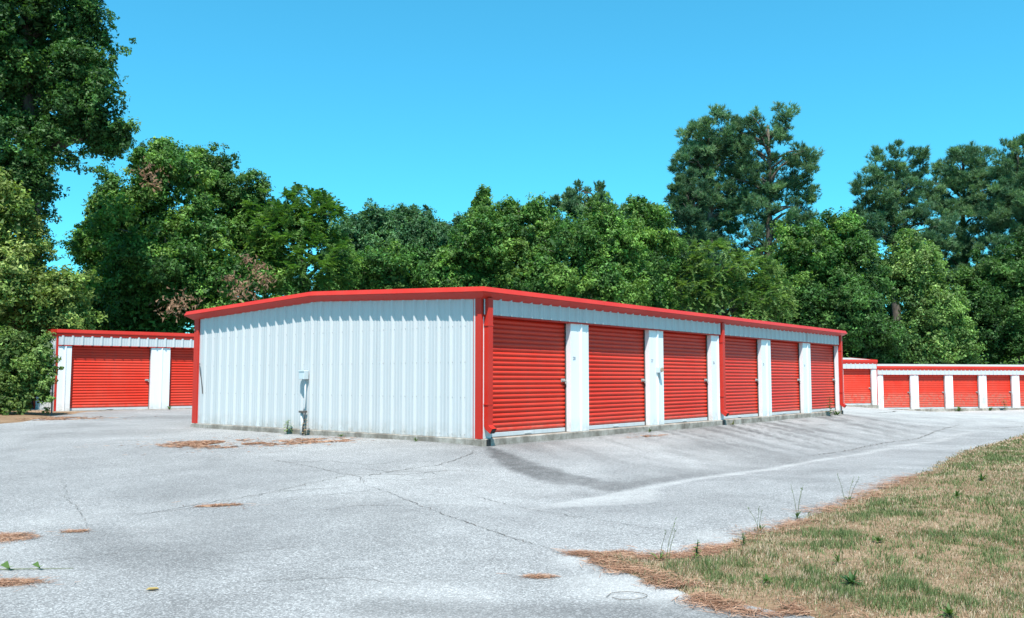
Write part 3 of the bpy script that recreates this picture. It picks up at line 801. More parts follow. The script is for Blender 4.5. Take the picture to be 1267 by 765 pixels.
def lobe_clumps(r, lobe, spacing, back=0.35):
    """clump centres spread over an uneven lobe; fewer on the far side"""
    x, y, z, rx, ry, rz = lobe
    area = 4 * math.pi * ((rx * ry) ** 1.6 / 3 + (rx * rz) ** 1.6 / 3 + (ry * rz) ** 1.6 / 3) ** (1 / 1.6)
    n = max(8, int(area / spacing ** 2))
    d = rand_dirs(r, n * 2)
    keep = (d[:, 1] < 0.25) | (r.random(len(d)) < back)
    d = d[keep][:n]
    rad = r.uniform(0.72, 1.06, len(d)) * (1 + 0.18 * np.sin(d[:, 0] * 5 + x) * np.cos(d[:, 2] * 6 + z))
    return np.array([x, y, z]) + d * np.array([rx, ry, rz]) * rad[:, None], d

def crown_broad(r, lobes, leaf, pal, vine=False):
    """irregular tufts of leaves over uneven lobes, with gaps that open into a dark interior"""
    Vs, Fs, Cs, off = [], [], [], 0
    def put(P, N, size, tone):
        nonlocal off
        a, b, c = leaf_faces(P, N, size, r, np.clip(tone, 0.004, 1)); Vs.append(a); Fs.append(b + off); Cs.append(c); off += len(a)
    ls = leaf; leaf = leaf * 0.82
    for lb in lobes:
        c0, rd = np.array(lb[:3]), np.array(lb[3:])
        bs = (4.2 * ls + 0.34) * min(1.0, 0.30 + 0.42 * min(rd[0], rd[2]))      # bough size
        area = 4 * math.pi * (((rd[0] * rd[1]) ** 1.6 + (rd[0] * rd[2]) ** 1.6 + (rd[1] * rd[2]) ** 1.6) / 3) ** (1 / 1.6)
        n = max(7, int(1.15 * area / bs ** 2))
        small = bs / (4.2 * ls + 0.34)
        d = rand_dirs(r, n * 2); d = d[(d[:, 1] < 0.3) | (r.random(len(d)) < 0.12)][:int(n * 0.74)]
        ph = r.uniform(0, 6.28, 4)
        wob = np.sin(d[:, 0] * 4.3 + ph[0]) * np.cos(d[:, 2] * 5.1 + ph[1]) + 0.7 * np.sin(d[:, 2] * 9 + d[:, 1] * 6 + ph[2]) * np.cos(d[:, 0] * 8.2 + ph[3])
        B = c0 + d * rd * (r.uniform(0.50, 0.98, len(d)) + 0.15 * wob)[:, None]
        br = bs * np.clip(r.lognormal(-0.80, 0.42, len(d)), 0.20, 1.0)
        ba = unit(d * 0.5 + rand_dirs(r, len(d)) + np.array([0, 0, 0.3]))          # boughs reach out unevenly
        bt = pick_tone(r, pal, len(d)) * r.uniform(0.75, 1.2, (len(d), 1))
        # tufts over the sunny side of each bough
        nt = np.maximum(4, (15 * small * (br / (0.5 * bs)) ** 1.7).astype(int)); bi = np.repeat(np.arange(len(d)), nt); m = len(bi)
        q = unit(rand_dirs(r, m) + d[bi] * 0.35 + np.array([0, 0, 0.25]))
        T = B[bi] + q * (br[bi] * r.uniform(0.25, 1.05, m))[:, None] * np.array([1.0, 1.0, 0.8]) + ba[bi] * (br[bi] * np.clip(r.normal(0, 0.7, m), -1.0, 1.0))[:, None]
        if vine: T[:, 2] -= r.exponential(0.10, m)
        ts = ls * np.clip(r.lognormal(-0.02, 0.38, m), 0.45, 2.0) * (0.45 + 0.55 * small)
        tt = bt[bi] * r.uniform(0.6, 1.45, (m, 1))
        per = 33; ti = np.repeat(np.arange(m), per); k = len(ti)
        g = r.normal(size=(k, 3)); g *= np.minimum(1.0, 1.7 / np.linalg.norm(g, axis=1))[:, None]
        P = T[ti] + g * ts[ti][:, None] * np.array([1.0, 1.0, 0.8])
        N = unit(g * 0.4 + q[ti] * 0.35 + np.array([0, 0, 0.42]) + r.normal(size=(k, 3)) * (0.48 if vine else 0.6))
        fresh = (r.random((k, 1)) < 0.13) * r.uniform(0.3, 1.0, (k, 1))
        put(P, N, leaf * np.where(r.random(k) < 0.2, 1.3, 0.95), tt[ti] * r.uniform(0.75, 1.25, (k, 1)) * (1 + fresh))
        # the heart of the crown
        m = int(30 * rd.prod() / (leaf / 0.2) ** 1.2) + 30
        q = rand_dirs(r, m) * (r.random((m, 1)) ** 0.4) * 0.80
        put(c0 + q * rd, unit(r.normal(size=(m, 3)) + np.array([0, -0.3, 0.4])), leaf * 2.6, np.tile(np.array(pal[0]), (m, 1)))  # inner leaves all take the darkest tone: crown shade put into colour
        # shoots and runners reaching past the outline
        ns = int(6 + 5.0 * rd[0] * rd[2])
        d = rand_dirs(r, ns); d[:, 2] = np.abs(d[:, 2]); d = unit(d)
        axs = unit(d * 0.5 + np.array([0, 0, 0.8]) + r.normal(size=(ns, 3)) * 0.45)
        Ls = r.uniform(0.25, 0.8, ns) * min(1.0, 0.35 + 0.3 * rd[0]); kk = 18
        si = np.repeat(np.arange(ns), kk); t = np.tile(np.linspace(0, 1, kk), ns)
        P = (c0 + d * rd * 0.84)[si] + axs[si] * (Ls[si] * t)[:, None] - np.array([0, 0, 0.3]) * (Ls[si] * t * t)[:, None] + r.normal(size=(len(si), 3)) * 0.07 * (1.15 - t)[:, None]
        put(P, unit(r.normal(size=P.shape) + np.array([0, -0.3, 0.6])), leaf * 0.7, pick_tone(r, pal, ns)[si] * r.uniform(0.85, 1.3, (len(si), 1)))
    return np.concatenate(Vs), np.concatenate(Fs), np.concatenate(Cs)

def crown_pine(r, lobes, leaf, pal, airy=1.0):
    """bristly tufts of needles gathered into boughs with gaps between them"""
    Vs, Cs = [], []
    for lb in lobes:
        C, D = lobe_clumps(r, lb, 1.05 * airy * min(1.0, 0.45 + 0.45 * lb[3]), 0.3)
        m = max(2, len(C) // 3)
        extra = np.array(lb[:3]) + rand_dirs(r, m) * np.array(lb[3:]) * r.random((m, 1)) ** 0.5 * 0.7
        D = np.concatenate([D, rand_dirs(r, m)]); C = np.concatenate([C, extra])
        br = r.uniform(0.26, 0.62, len(C)) * min(1.0, 0.35 + 0.5 * lb[3])
        nt = 27
        small = min(1.0, 0.55 + 0.35 * lb[3])
        ti = np.repeat(np.arange(len(C)), nt)
        q = rand_dirs(r, len(ti)) * r.random((len(ti), 1)) ** 0.45
        T = C[ti] + q * br[ti][:, None] * np.array([1.1, 1.0, 0.8])
        ax = unit(q * 0.7 + D[ti] * 0.3 + np.array([0, 0, 0.75]) + r.normal(size=(len(ti), 3)) * 0.25)
        nn = 14
        ni = np.repeat(np.arange(len(T)), nn)
        d = unit(ax[ni] * 0.85 + rand_dirs(r, len(ni)) * 0.75)
        L = (leaf * 1.15 * small * r.uniform(0.7, 1.25, len(ni)))[:, None]
        B = T[ni] + ax[ni] * r.uniform(-0.10, 0.12, (len(ni), 1))
        s = unit(np.cross(d, rand_dirs(r, len(ni)))) * 0.022
        Vs.append(np.stack([B - s, B + s, B + d * L], 1).reshape(-1, 3))
        ct = ((pick_tone(r, pal, len(C)) * r.uniform(0.75, 1.25, (len(C), 1)))[ti] * r.uniform(0.8, 1.25, (len(ti), 1)))[ni] * r.uniform(0.85, 1.2, (len(ni), 1))
        Cs.append(np.repeat(ct, 3, axis=0))
    V_ = np.concatenate(Vs); C_ = np.concatenate(Cs)
    return V_, np.arange(len(V_)).reshape(-1, 3), C_

def crown_frond(r, lobes, leaf, pal):
    """long drooping compound leaves made of paired leaflets"""
    Vs, Fs, Cs, off = [], [], [], 0
    for lb in lobes:
        C, D = lobe_clumps(r, lb, 0.62, 0.3)
        nf = 9
        fi = np.repeat(np.arange(len(C)), nf); n = len(fi)
        d = unit(D[fi] * 0.6 + rand_dirs(r, n) * np.array([1, 1, 0.95]) + np.array([0, 0, 0.2]))
        L = 0.62 * r.uniform(0.6, 1.2, n)
        k = 9; t = np.tile(np.linspace(0.12, 1.0, k), n); ki = np.repeat(np.arange(n), k)
        mid = C[fi][ki] + d[ki] * (L[ki] * t)[:, None] + np.array([0, 0, -0.34]) * ((t ** 2) * L[ki])[:, None]
        side = unit(np.cross(d, np.array([0, 0, 1.0]) + r.normal(0, 0.15, (n, 3))))[ki]
        ct = (pick_tone(r, pal, len(C)) * r.uniform(0.8, 1.2, (len(C), 1)))[fi][ki]
        for sg in (-1, 1):
            ll = (0.19 * (1 - 0.45 * t) * r.uniform(0.8, 1.2, len(t)))[:, None]
            dr = unit(side * sg + d[ki] * 0.45 + np.array([0, 0, -0.28]) + r.normal(0, 0.4, (len(t), 3)))
            w = d[ki] * 0.036
            Vv = np.stack([mid + w, mid - w, mid + dr * ll], 1).reshape(-1, 3)
            Vs.append(Vv); Fs.append(np.arange(len(Vv)).reshape(-1, 3) + off); off += len(Vv)
            Cs.append(np.repeat(ct * r.uniform(0.75, 1.25, (len(t), 1)), 3, axis=0))
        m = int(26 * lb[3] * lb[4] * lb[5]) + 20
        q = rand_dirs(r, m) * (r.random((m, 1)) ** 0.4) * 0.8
        a, b, c = leaf_faces(np.array(lb[:3]) + q * np.array(lb[3:]), unit(r.normal(size=(m, 3))), 0.26, r, np.tile(np.array(pal[0]), (m, 1)))  # darkest tone for inner leaves paints the shade inside the crown
        Vs.append(a); Fs.append(b + off); Cs.append(c); off += len(a)
    return np.concatenate(Vs), np.concatenate(Fs), np.concatenate(Cs)

def trunk_mesh(r, lobes, base, pine=False):
    b = MB(); zs = [l[2] for l in lobes]
    top = max(lobes, key=lambda l: l[2]); h = top[2] - base[2]
    r0 = 0.022 * h + 0.05 if pine else 0.028 * h + 0.05
    n = 9; pts = []
    for i in range(n):
        t = i / (n - 1)
        pts.append((base[0] + (top[0] - base[0]) * t ** 1.4 + r.normal(0, 0.08) * (0 < i < n - 1), base[1] + (top[1] - base[1]) * t ** 1.4 + r.normal(0, 0.08) * (0 < i < n - 1), base[2] - 0.2 + (h + 0.2) * t))
    b.tube(pts, [r0 * (1.25 if i == 0 else 1) * (1 - 0.85 * i / (n - 1)) + 0.015 for i in range(n)], 9)
    for lb in lobes:
        for q in range(2 if not pine else 4):
            tz = lb[2] + (r.uniform(-0.1, 0.5) * lb[5])
            zs0 = tz - r.uniform(0.5, 1.6); t = min(0.95, max(0.12, (zs0 - base[2]) / h))
            i = t * (n - 1); k = int(i); f_ = i - k
            p = [pts[k][c] + (pts[min(k + 1, n - 1)][c] - pts[k][c]) * f_ for c in range(3)]
            e = [lb[0] + r.uniform(-0.75, 0.75) * lb[3], lb[1] + r.uniform(-0.8, 0.3) * lb[4], tz]
            m = [(p[c] + e[c]) / 2 + (0.25 if c == 2 else r.normal(0, 0.12)) for c in range(3)]
            ra = r0 * (1 - 0.8 * t) * 0.55 + 0.012
            b.tube([p, m, e], [ra, ra * 0.7, 0.012], 6)
    return b

TREES = [
    ('vine_covered_tree', 'tall dark tree smothered in vines, running off the top left corner', 'broad', 'dark', 0.135, [(-18.52, 32.2, 14.6, 2.47, 2.13, 2.04), (-16.79, 33.1, 14.15, 1.74, 1.62, 1.5), (-15.9, 32.7, 11.94, 1.42, 1.49, 1.36), (-15.4, 33.2, 10.23, 0.96, 0.97, 0.81), (-17.69, 33.4, 11.78, 2.11, 2.06, 1.96), (-19.74, 31.6, 12.13, 2.29, 2.38, 2.58), (-18.05, 31.7, 9.02, 1.66, 1.56, 1.44), (-18.38, 33.7, 8.25, 0.97, 1.13, 1.28), (-18.16, 32.1, 16.92, 2.91, 1.58, 1.45)]),
    ('vine_thicket', 'yellow-green vine tangle at the left edge below the tall tree', 'vine', 'yellow', 0.135, [(-17.54, 30.4, 6.42, 1.26, 1.4, 1.37), (-17.27, 32.0, 5.24, 1.1, 1.25, 1.3), (-17.37, 30.9, 3.96, 1.68, 1.66, 1.54), (-19.58, 31.9, 5.66, 1.73, 1.84, 2.31), (-15.49, 31.0, 3.68, 0.95, 1.1, 1.06), (-16.31, 31.4, 3.23, 1.7, 0.87, 0.71)]),
    ('vine_mound_tree', 'broad vine-draped mound of a tree above the left storage building', 'vine', 'mid', 0.15, [(-14.94, 39.2, 9.8, 1.63, 1.61, 1.49), (-17.29, 40.3, 8.66, 1.82, 1.66, 1.53), (-18.78, 40.7, 8.05, 0.88, 1.04, 0.96), (-15.95, 40.0, 10.92, 0.94, 0.96, 0.8), (-14.62, 40.4, 10.83, 0.88, 0.89, 0.73), (-18.37, 40.4, 6.51, 1.39, 1.52, 1.9), (-15.5, 38.8, 6.37, 2.32, 2.2, 2.1), (-14.04, 40.7, 7.11, 2.02, 2.12, 2.21), (-17.67, 40.3, 4.29, 2.91, 1.65, 1.53), (-13.17, 39.4, 4.65, 3.03, 1.72, 1.6)]),
    ('leaning_tree', 'dark fine-leaved tree rising behind the dead brown leaf clusters', 'broad', 'dark', 0.13, [(-13.58, 41.9, 9.82, 1.71, 1.5, 1.37), (-12.93, 43.8, 8.38, 1.42, 1.55, 1.98), (-14.91, 42.9, 10.63, 1.17, 1.23, 1.09), (-12.41, 43.5, 6.53, 1.57, 1.69, 1.57)]),
    ('feathery_tree', "feathery tree with drooping fronds above the gable's ridge", 'frond', 'mid', 0.3, [(-9.88, 41.8, 9.09, 1.28, 1.06, 0.91), (-10.66, 41.4, 8.86, 0.82, 0.98, 0.82), (-11.59, 41.7, 8.7, 0.91, 1.06, 0.98), (-10.63, 40.8, 7.62, 1.33, 1.46, 1.4), (-8.87, 41.5, 8.51, 0.98, 1.13, 0.98), (-9.73, 40.9, 6.39, 2.03, 1.6, 1.48), (-8.51, 41.8, 6.51, 0.98, 1.13, 1.29)]),
    ('round_topped_tree', 'small round-topped distant tree left of the middle gap', 'broad', 'blue', 0.185, [(-11.54, 64.6, 11.7, 1.05, 0.98, 0.82), (-9.75, 63.3, 12.18, 1.26, 1.07, 0.92), (-10.71, 63.3, 11.01, 1.95, 1.61, 1.49), (-11.66, 63.5, 10.22, 1.72, 1.84, 1.72)]),
    ('round_topped_tree', 'wide round-topped distant tree in the middle of the skyline', 'broad', 'blue', 0.185, [(-8.16, 66.8, 13.23, 1.33, 1.0, 0.85), (-6.84, 65.9, 12.58, 0.95, 0.88, 0.72), (-5.05, 66.2, 11.96, 0.96, 0.88, 0.72), (-3.69, 65.7, 12.24, 0.53, 0.71, 0.71), (-8.05, 66.0, 11.69, 2.51, 1.56, 1.43), (-5.31, 65.8, 11.28, 2.02, 1.56, 1.43), (-6.79, 65.6, 10.53, 3.56, 1.61, 1.48)]),
    ('vine_bank', 'low bank of vines behind the left half of the red roofline', 'vine', 'mid', 0.15, [(-7.96, 45.2, 6.34, 1.72, 1.52, 1.39), (-5.7, 45.2, 6.42, 1.88, 1.6, 1.47), (-3.48, 45.9, 6.33, 1.66, 1.54, 1.41), (-6.75, 45.5, 5.33, 2.47, 1.18, 1.03), (-3.91, 46.0, 5.26, 2.08, 1.19, 1.04)]),
    ('vine_covered_cedar', "pointed tree wrapped in vines above the building's near corner", 'vine', 'mid', 0.15, [(-1.55, 46.5, 10.6, 0.17, 0.36, 0.59), (-1.6, 46.7, 10.04, 0.38, 0.56, 0.68), (-1.5, 46.3, 9.36, 0.63, 0.8, 0.75), (-1.51, 45.4, 8.44, 1.23, 1.37, 1.23), (-0.92, 46.9, 7.61, 2.12, 2.05, 1.95), (0.71, 46.9, 8.7, 1.44, 1.57, 1.53), (-0.06, 46.6, 9.85, 0.51, 0.68, 0.59), (1.12, 46.1, 9.76, 0.58, 0.75, 0.58), (-1.42, 46.5, 6.07, 2.36, 1.56, 1.43), (1.17, 45.3, 6.15, 1.97, 1.45, 1.31)]),
    ('young_pine', 'young pine with several bristly tips left of the gap', 'pine', 'pine', 0.2, [(2.38, 49.5, 10.39, 0.31, 0.5, 0.89), (3.08, 49.1, 10.87, 0.22, 0.41, 0.98), (3.59, 48.7, 11.15, 0.22, 0.41, 0.79), (3.47, 48.4, 10.18, 0.48, 0.66, 0.79), (4.28, 49.5, 10.94, 0.22, 0.41, 0.89), (4.89, 49.6, 11.44, 0.22, 0.41, 0.72), (4.89, 48.4, 10.27, 0.57, 0.74, 0.79), (5.54, 49.4, 10.11, 0.4, 0.58, 0.89), (6.19, 48.9, 9.74, 0.35, 0.54, 0.88), (5.81, 48.4, 8.85, 0.88, 1.03, 1.05), (2.51, 48.7, 9.07, 0.7, 0.87, 0.88), (3.82, 49.5, 9.38, 0.98, 0.97, 0.81), (4.92, 49.6, 9.23, 0.9, 0.97, 0.81)]),
    ('vine_screen', 'bright leafy vine curtain under the young pine', 'vine', 'mid', 0.15, [(2.76, 45.5, 7.29, 1.73, 1.84, 1.81), (4.79, 46.8, 7.47, 1.95, 2.05, 2.11), (3.64, 45.2, 5.6, 2.7, 1.44, 1.31), (5.83, 47.0, 6.03, 1.7, 1.81, 1.7)]),
    ('leafy_tree', 'bushy green tree left of the tallest pines', 'broad', 'mid', 0.15, [(6.67, 48.8, 10.26, 0.4, 0.58, 0.71), (7.41, 49.5, 10.59, 0.45, 0.63, 0.72), (8.11, 49.7, 10.15, 0.4, 0.58, 0.72), (7.36, 49.0, 9.13, 1.24, 1.38, 1.24), (7.95, 50.0, 7.73, 1.63, 1.75, 1.81), (7.17, 48.6, 5.76, 1.85, 1.62, 1.49)]),
    ('slender_pine', 'slender dark pine at the foot of the tallest pines', 'pine', 'pinedark', 0.24, [(11.13, 59.4, 13.48, 0.43, 0.61, 1.07), (12.05, 60.1, 13.86, 0.49, 0.67, 1.2), (12.75, 59.3, 13.14, 0.43, 0.61, 1.07), (11.79, 59.5, 12.29, 0.97, 1.12, 1.08), (11.56, 59.8, 10.8, 1.41, 1.54, 1.95), (12.42, 60.2, 8.65, 1.74, 1.86, 1.96)]),
    ('tall_pine', 'left of the two tallest pines on the skyline', 'pine', 'pine', 0.26, [(14.71, 65.3, 19.1, 2.13, 1.77, 1.65), (13.44, 65.2, 16.81, 1.53, 1.66, 1.53), (15.73, 66.7, 17.19, 2.05, 1.81, 1.69), (14.11, 65.7, 14.91, 1.66, 1.44, 1.31), (15.88, 66.9, 13.68, 1.81, 1.46, 1.33), (15.02, 66.8, 11.32, 1.93, 1.92, 1.81)]),
    ('tall_pine', 'right, taller and more open of the two tallest pines', 'pine', 'pine', 0.26, [(18.89, 64.7, 19.67, 2.46, 1.53, 1.41), (17.71, 64.9, 17.78, 1.64, 1.65, 1.53), (16.86, 65.0, 19.03, 1.06, 1.21, 1.18), (17.03, 65.3, 15.61, 1.42, 1.55, 1.42), (17.4, 65.2, 13.96, 1.53, 1.32, 1.18), (20.62, 65.1, 17.22, 1.77, 1.88, 1.77), (19.07, 65.3, 15.67, 2.24, 1.55, 1.42), (21.85, 65.7, 15.29, 1.07, 1.22, 1.66), (19.42, 65.0, 12.97, 2.59, 1.65, 1.53), (18.61, 64.9, 10.72, 2.35, 1.65, 1.53), (20.99, 65.4, 11.71, 1.54, 1.66, 1.54)]),
    ('small_spreading_tree', 'light feathery spreading tree close behind the far end of the roof', 'frond', 'light', 0.3, [(11.47, 49.5, 7.52, 1.61, 1.3, 1.16), (10.57, 49.6, 6.13, 1.44, 1.22, 1.08), (13.53, 51.0, 7.02, 1.75, 1.34, 1.2), (12.11, 50.1, 5.44, 2.54, 1.23, 1.09), (14.17, 50.1, 5.45, 1.54, 1.15, 1.0)]),
    ('leafy_tree', 'mixed leafy tree between the tall pines and the right pines', 'broad', 'mid', 0.185, [(20.05, 60.0, 9.61, 1.95, 1.95, 1.84), (22.29, 60.8, 10.62, 2.2, 1.56, 1.43), (20.94, 61.2, 7.54, 2.55, 2.3, 2.21), (18.6, 60.0, 6.32, 2.06, 2.16, 2.06), (19.78, 61.3, 4.31, 2.77, 1.67, 1.55)]),
    ('leafy_tree', 'deep green leafy tree just above the stepped-up red-door block', 'broad', 'dark', 0.185, [(23.52, 60.3, 8.65, 1.85, 1.96, 2.18), (22.4, 59.0, 5.53, 2.35, 2.43, 2.45), (24.07, 60.3, 3.44, 2.4, 1.65, 1.53), (21.52, 59.9, 4.51, 1.63, 1.74, 1.63)]),
    ('tall_pine', 'left of the right-hand pines, with an open feathery crown', 'pine', 'pine', 0.28, [(31.68, 72.4, 18.55, 2.36, 1.69, 1.57), (29.36, 71.7, 16.19, 1.69, 1.8, 1.69), (32.43, 72.4, 16.07, 2.62, 1.94, 1.83), (30.37, 72.5, 13.66, 2.23, 1.82, 1.7), (28.37, 71.2, 12.97, 1.54, 1.67, 1.67), (32.89, 71.1, 12.64, 2.19, 2.28, 2.19)]),
    ('tall_pine', 'middle of the right-hand pines', 'pine', 'pine', 0.28, [(38.15, 74.4, 19.03, 2.29, 1.86, 1.75), (36.83, 74.9, 16.72, 2.17, 2.13, 2.03), (39.24, 73.5, 16.43, 2.13, 2.22, 2.13), (37.7, 73.9, 13.43, 3.07, 2.49, 2.41), (36.9, 74.2, 9.73, 2.68, 2.75, 2.68)]),
    ('tall_pine', "rightmost pine, cut off by the photo's right edge", 'pine', 'pine', 0.28, [(40.54, 70.7, 18.13, 1.92, 2.02, 2.17), (39.59, 70.7, 14.86, 2.17, 2.27, 2.3), (42.15, 70.6, 15.82, 2.55, 2.63, 3.83), (40.52, 70.7, 11.27, 2.94, 2.63, 2.56)]),
    ('mixed_saplings_tree', 'pale sapling tree in front of the right-hand pines', 'vine', 'light', 0.185, [(27.83, 62.2, 8.61, 2.14, 2.23, 2.25), (28.84, 61.6, 5.73, 2.23, 2.21, 2.12), (27.6, 61.7, 3.5, 2.57, 1.68, 1.56), (30.79, 62.5, 3.53, 1.7, 1.81, 1.7)]),
    ('shady_tree', "dark tree over the far row's right end", 'broad', 'dark', 0.185, [(38.11, 67.0, 4.74, 2.54, 2.04, 1.94), (36.89, 68.2, 3.57, 2.59, 1.61, 1.48), (36.84, 68.5, 8.75, 2.11, 2.2, 2.23), (38.59, 67.6, 7.42, 2.45, 2.29, 2.2), (35.27, 67.5, 5.87, 1.83, 1.94, 1.83), (41.04, 68.7, 9.71, 2.48, 2.56, 3.73)]),
]
DEAD = [(-10.46, 36.4, 5.64, 78, 0.22), (-10.88, 36.2, 4.79, 120, 0.32), (-10.05, 36.4, 5.14, 66, 0.2), (-13.25, 36.0, 4.21, 102, 0.35), (-13.9, 36.0, 3.95, 60, 0.25), (-10.9, 36.4, 6.04, 36, 0.12), (-11.61, 36.4, 5.24, 42, 0.15), (-15.32, 37.2, 9.8, 78, 0.3), (-15.07, 37.2, 9.35, 48, 0.2)]
def plant_tree(name, label, kind, tone, leaf, lobes, seed):
    r = np.random.default_rng(seed)
    bx = float(np.mean([l[0] for l in lobes])); by = float(np.mean([l[1] for l in lobes])) + 0.5
    root = empty(name, (bx, by, gz(bx, by) - 0.05))
    L = [(l[0] - bx, l[1] - by, l[2] - root.location.z, l[3], l[4], l[5]) for l in lobes]
    pal = [tuple(1.22 * k for k in p_) for p_ in TONES[tone]]
    if kind == 'pine': a, b, c = crown_pine(r, L, leaf, pal, 1.25 if 'more open' in label else 1.12 if 'hand' in label else 1.0); mt = M['needle']
    elif kind == 'frond': a, b, c = crown_frond(r, L, leaf, pal); mt = M['leaf']
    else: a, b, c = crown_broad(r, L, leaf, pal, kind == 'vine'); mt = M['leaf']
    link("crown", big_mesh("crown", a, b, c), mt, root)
    trunk_mesh(r, L, (0, 0, 0), kind == 'pine').build("trunk", M['bark'], root, smooth=True)
    tag(root, label, "tree" if kind not in ('vine',) or 'tree' in name or 'cedar' in name else "vines")
    return root, L
TREE_OBJ = {}
for i, (nm, lab, kind, tone, leaf, lobes) in enumerate(TREES):
    TREE_OBJ.setdefault(nm, plant_tree(nm, lab, kind, tone, leaf, lobes, (160 if nm == 'young_pine' else 100) + i))

# dead brown leaf clusters hanging in the vine mound
def dead_cluster(parent, x, y, z, n, s, seed):
    r = np.random.default_rng(seed); ox, oy, oz = parent.location
    P = np.array([x - ox, y - oy, z - oz]) + r.normal(size=(n, 3)) * np.array([s, s * 0.6, s * 0.7]); P[:, 2] -= r.exponential(0.1, n)
    N = unit(r.normal(size=(n, 3)) * np.array([1, 1, 0.3]) + np.array([0, -0.6, 0]))
    tone = pick_tone(r, [(0.13, 0.07, 0.04), (0.25, 0.14, 0.085), (0.36, 0.23, 0.15)], n)
    a, b, c = leaf_faces(P, N, 0.17, r, tone, 0.42, 0.3)
    o = link("dead_leaf_cluster", big_mesh("dead_leaf_cluster", a, b, c), M['dead_leaf'], parent)
    o["label"] = "withered brown leaf cluster"; o["kind"] = "stuff"
VM = TREE_OBJ["vine_mound_tree"][0]
for i, (x, y, z, n, s) in enumerate(DEAD): dead_cluster(VM, x, y, z, n, s, 300 + i)

# the wood behind: one mass of foliage nobody could count
def wood_mass(name, label, cat, bands, pal, leaf, seed):
    r = np.random.default_rng(seed); Vs, Fs, Cs, off = [], [], [], 0
    for (x0, x1, y0, y1, z0, z1, n) in bands:
        nc = max(6, n // 45)
        C = np.stack([r.uniform(x0, x1, nc), r.uniform(y0, y1, nc), r.uniform(z0, z1, nc)], 1)
        ci = np.repeat(np.arange(nc), 45)
        q = rand_dirs(r, len(ci)); P = C[ci] + q * r.uniform(0.3, 1.3, (len(ci), 1)) * np.array([1.0, 0.8, 0.8])
        N = unit(q * 0.5 + np.array([0, -0.25, 0.55]) + r.normal(size=P.shape) * 0.45)
        tone = (pick_tone(r, pal, nc) * r.uniform(0.7, 1.2, (nc, 1)))[ci] * r.uniform(0.75, 1.25, (len(ci), 1))
        a, b, c = leaf_faces(P, N, leaf, r, tone); Vs.append(a); Fs.append(b + off); Cs.append(c); off += len(a)
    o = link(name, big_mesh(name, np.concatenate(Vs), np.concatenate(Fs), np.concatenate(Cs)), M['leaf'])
    return tag(o, label, cat, kind="stuff")
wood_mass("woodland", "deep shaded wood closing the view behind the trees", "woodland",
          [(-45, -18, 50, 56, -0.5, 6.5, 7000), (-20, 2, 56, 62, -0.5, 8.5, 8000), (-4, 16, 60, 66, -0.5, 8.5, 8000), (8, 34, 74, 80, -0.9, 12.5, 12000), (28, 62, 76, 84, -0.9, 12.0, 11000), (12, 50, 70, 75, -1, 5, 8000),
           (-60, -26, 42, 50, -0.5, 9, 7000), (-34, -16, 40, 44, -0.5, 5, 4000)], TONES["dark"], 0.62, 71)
wood_mass("undergrowth", "tangled leafy undergrowth along the backs of the storage buildings", "undergrowth",
          [(-16, -8, 38.5, 40, -0.3, 3.4, 5500), (-9, 4, 42, 44, -0.2, 4.2, 7000), (3, 14, 45, 48, -0.3, 4.2, 6500), (12, 22, 57.5, 59, -0.8, 2.6, 5000), (20, 30, 61.5, 63, -0.9, 2.2, 4500), (28, 46, 63.5, 66, -0.9, 2.6, 5000),
           (-30, -18, 34.5, 37, -0.2, 3.5, 4000)], TONES["mid"], 0.22, 72)
FENCE_LOBES = [(-15.04, 26.9, 1.46, 0.63, 0.54, 0.83), (-15.76, 27.2, 1.56, 0.79, 0.65, 0.89), (-16.61, 27.1, 1.76, 0.98, 0.79, 1.1), (-14.63, 27.0, 0.68, 0.34, 0.34, 0.44), (-15.35, 26.9, 0.61, 0.78, 0.44, 0.49), (-14.48, 27.3, 1.39, 0.22, 0.26, 0.64), (-14.12, 27.1, 1.76, 0.15, 0.2, 0.54), (-14.05, 27.0, 0.78, 0.17, 0.22, 0.44), (-14.36, 27.3, 2.16, 0.2, 0.24, 0.2), (-17.46, 27.1, 1.51, 0.98, 0.79, 1.47), (-15.04, 27.1, 2.15, 0.39, 0.31, 0.29), (-15.35, 27.0, 2.19, 0.44, 0.31, 0.29), (-14.69, 27.2, 1.91, 0.2, 0.24, 0.3), (-14.6, 27.1, 1.12, 0.2, 0.24, 0.34)]

# ------------------------------------------------------------------ fence under vines at the left
fence = empty("vine_covered_fence", (-14.6, 27.2, gz(-14.6, 27.2)))
tag(fence, "chain-link fence buried in bright vines at the left edge", "fence")
for fx in (-13.93, -14.78, -17.0, -19.2):
    MB().tube([(fx + 14.6, 0.0, -0.1), (fx + 14.6, 0.0, 2.12), (fx + 14.6, 0.0, 2.16)], [0.026, 0.026, 0.01], 8).build("post", M['post'], fence, smooth=True)
MB().tube([(-6.5, -0.02, 2.02), (0.67, -0.02, 2.02)], 0.016, 7).build("top_rail", M['post'], fence, smooth=True)
wm = MB()
for k in range(-60, 8):
    for s in (1, -1):
        x0 = k * 0.11; pts = [(x0 if s > 0 else x0 + 1.0, -0.03, 0.05), (x0 + 1.0 if s > 0 else x0, -0.03, 2.0)]
        if pts[0][0] < 0.66 and pts[1][0] < 0.66: wm.tube(pts, 0.003, 3)
o = wm.build("wire_mesh", M['post'], fence); o["kind"] = "stuff"
_r = np.random.default_rng(801)
_fl = [(l[0] + 14.6, l[1] - 27.2, l[2] - fence.location.z, l[3], l[4], l[5]) for l in FENCE_LOBES]
a, b, c = crown_broad(_r, _fl, 0.105, TONES["yellow"][:2] + TONES["light"][1:], True)
o = link("vines", big_mesh("vines", a, b, c), M['leaf'], fence); o["kind"] = "stuff"

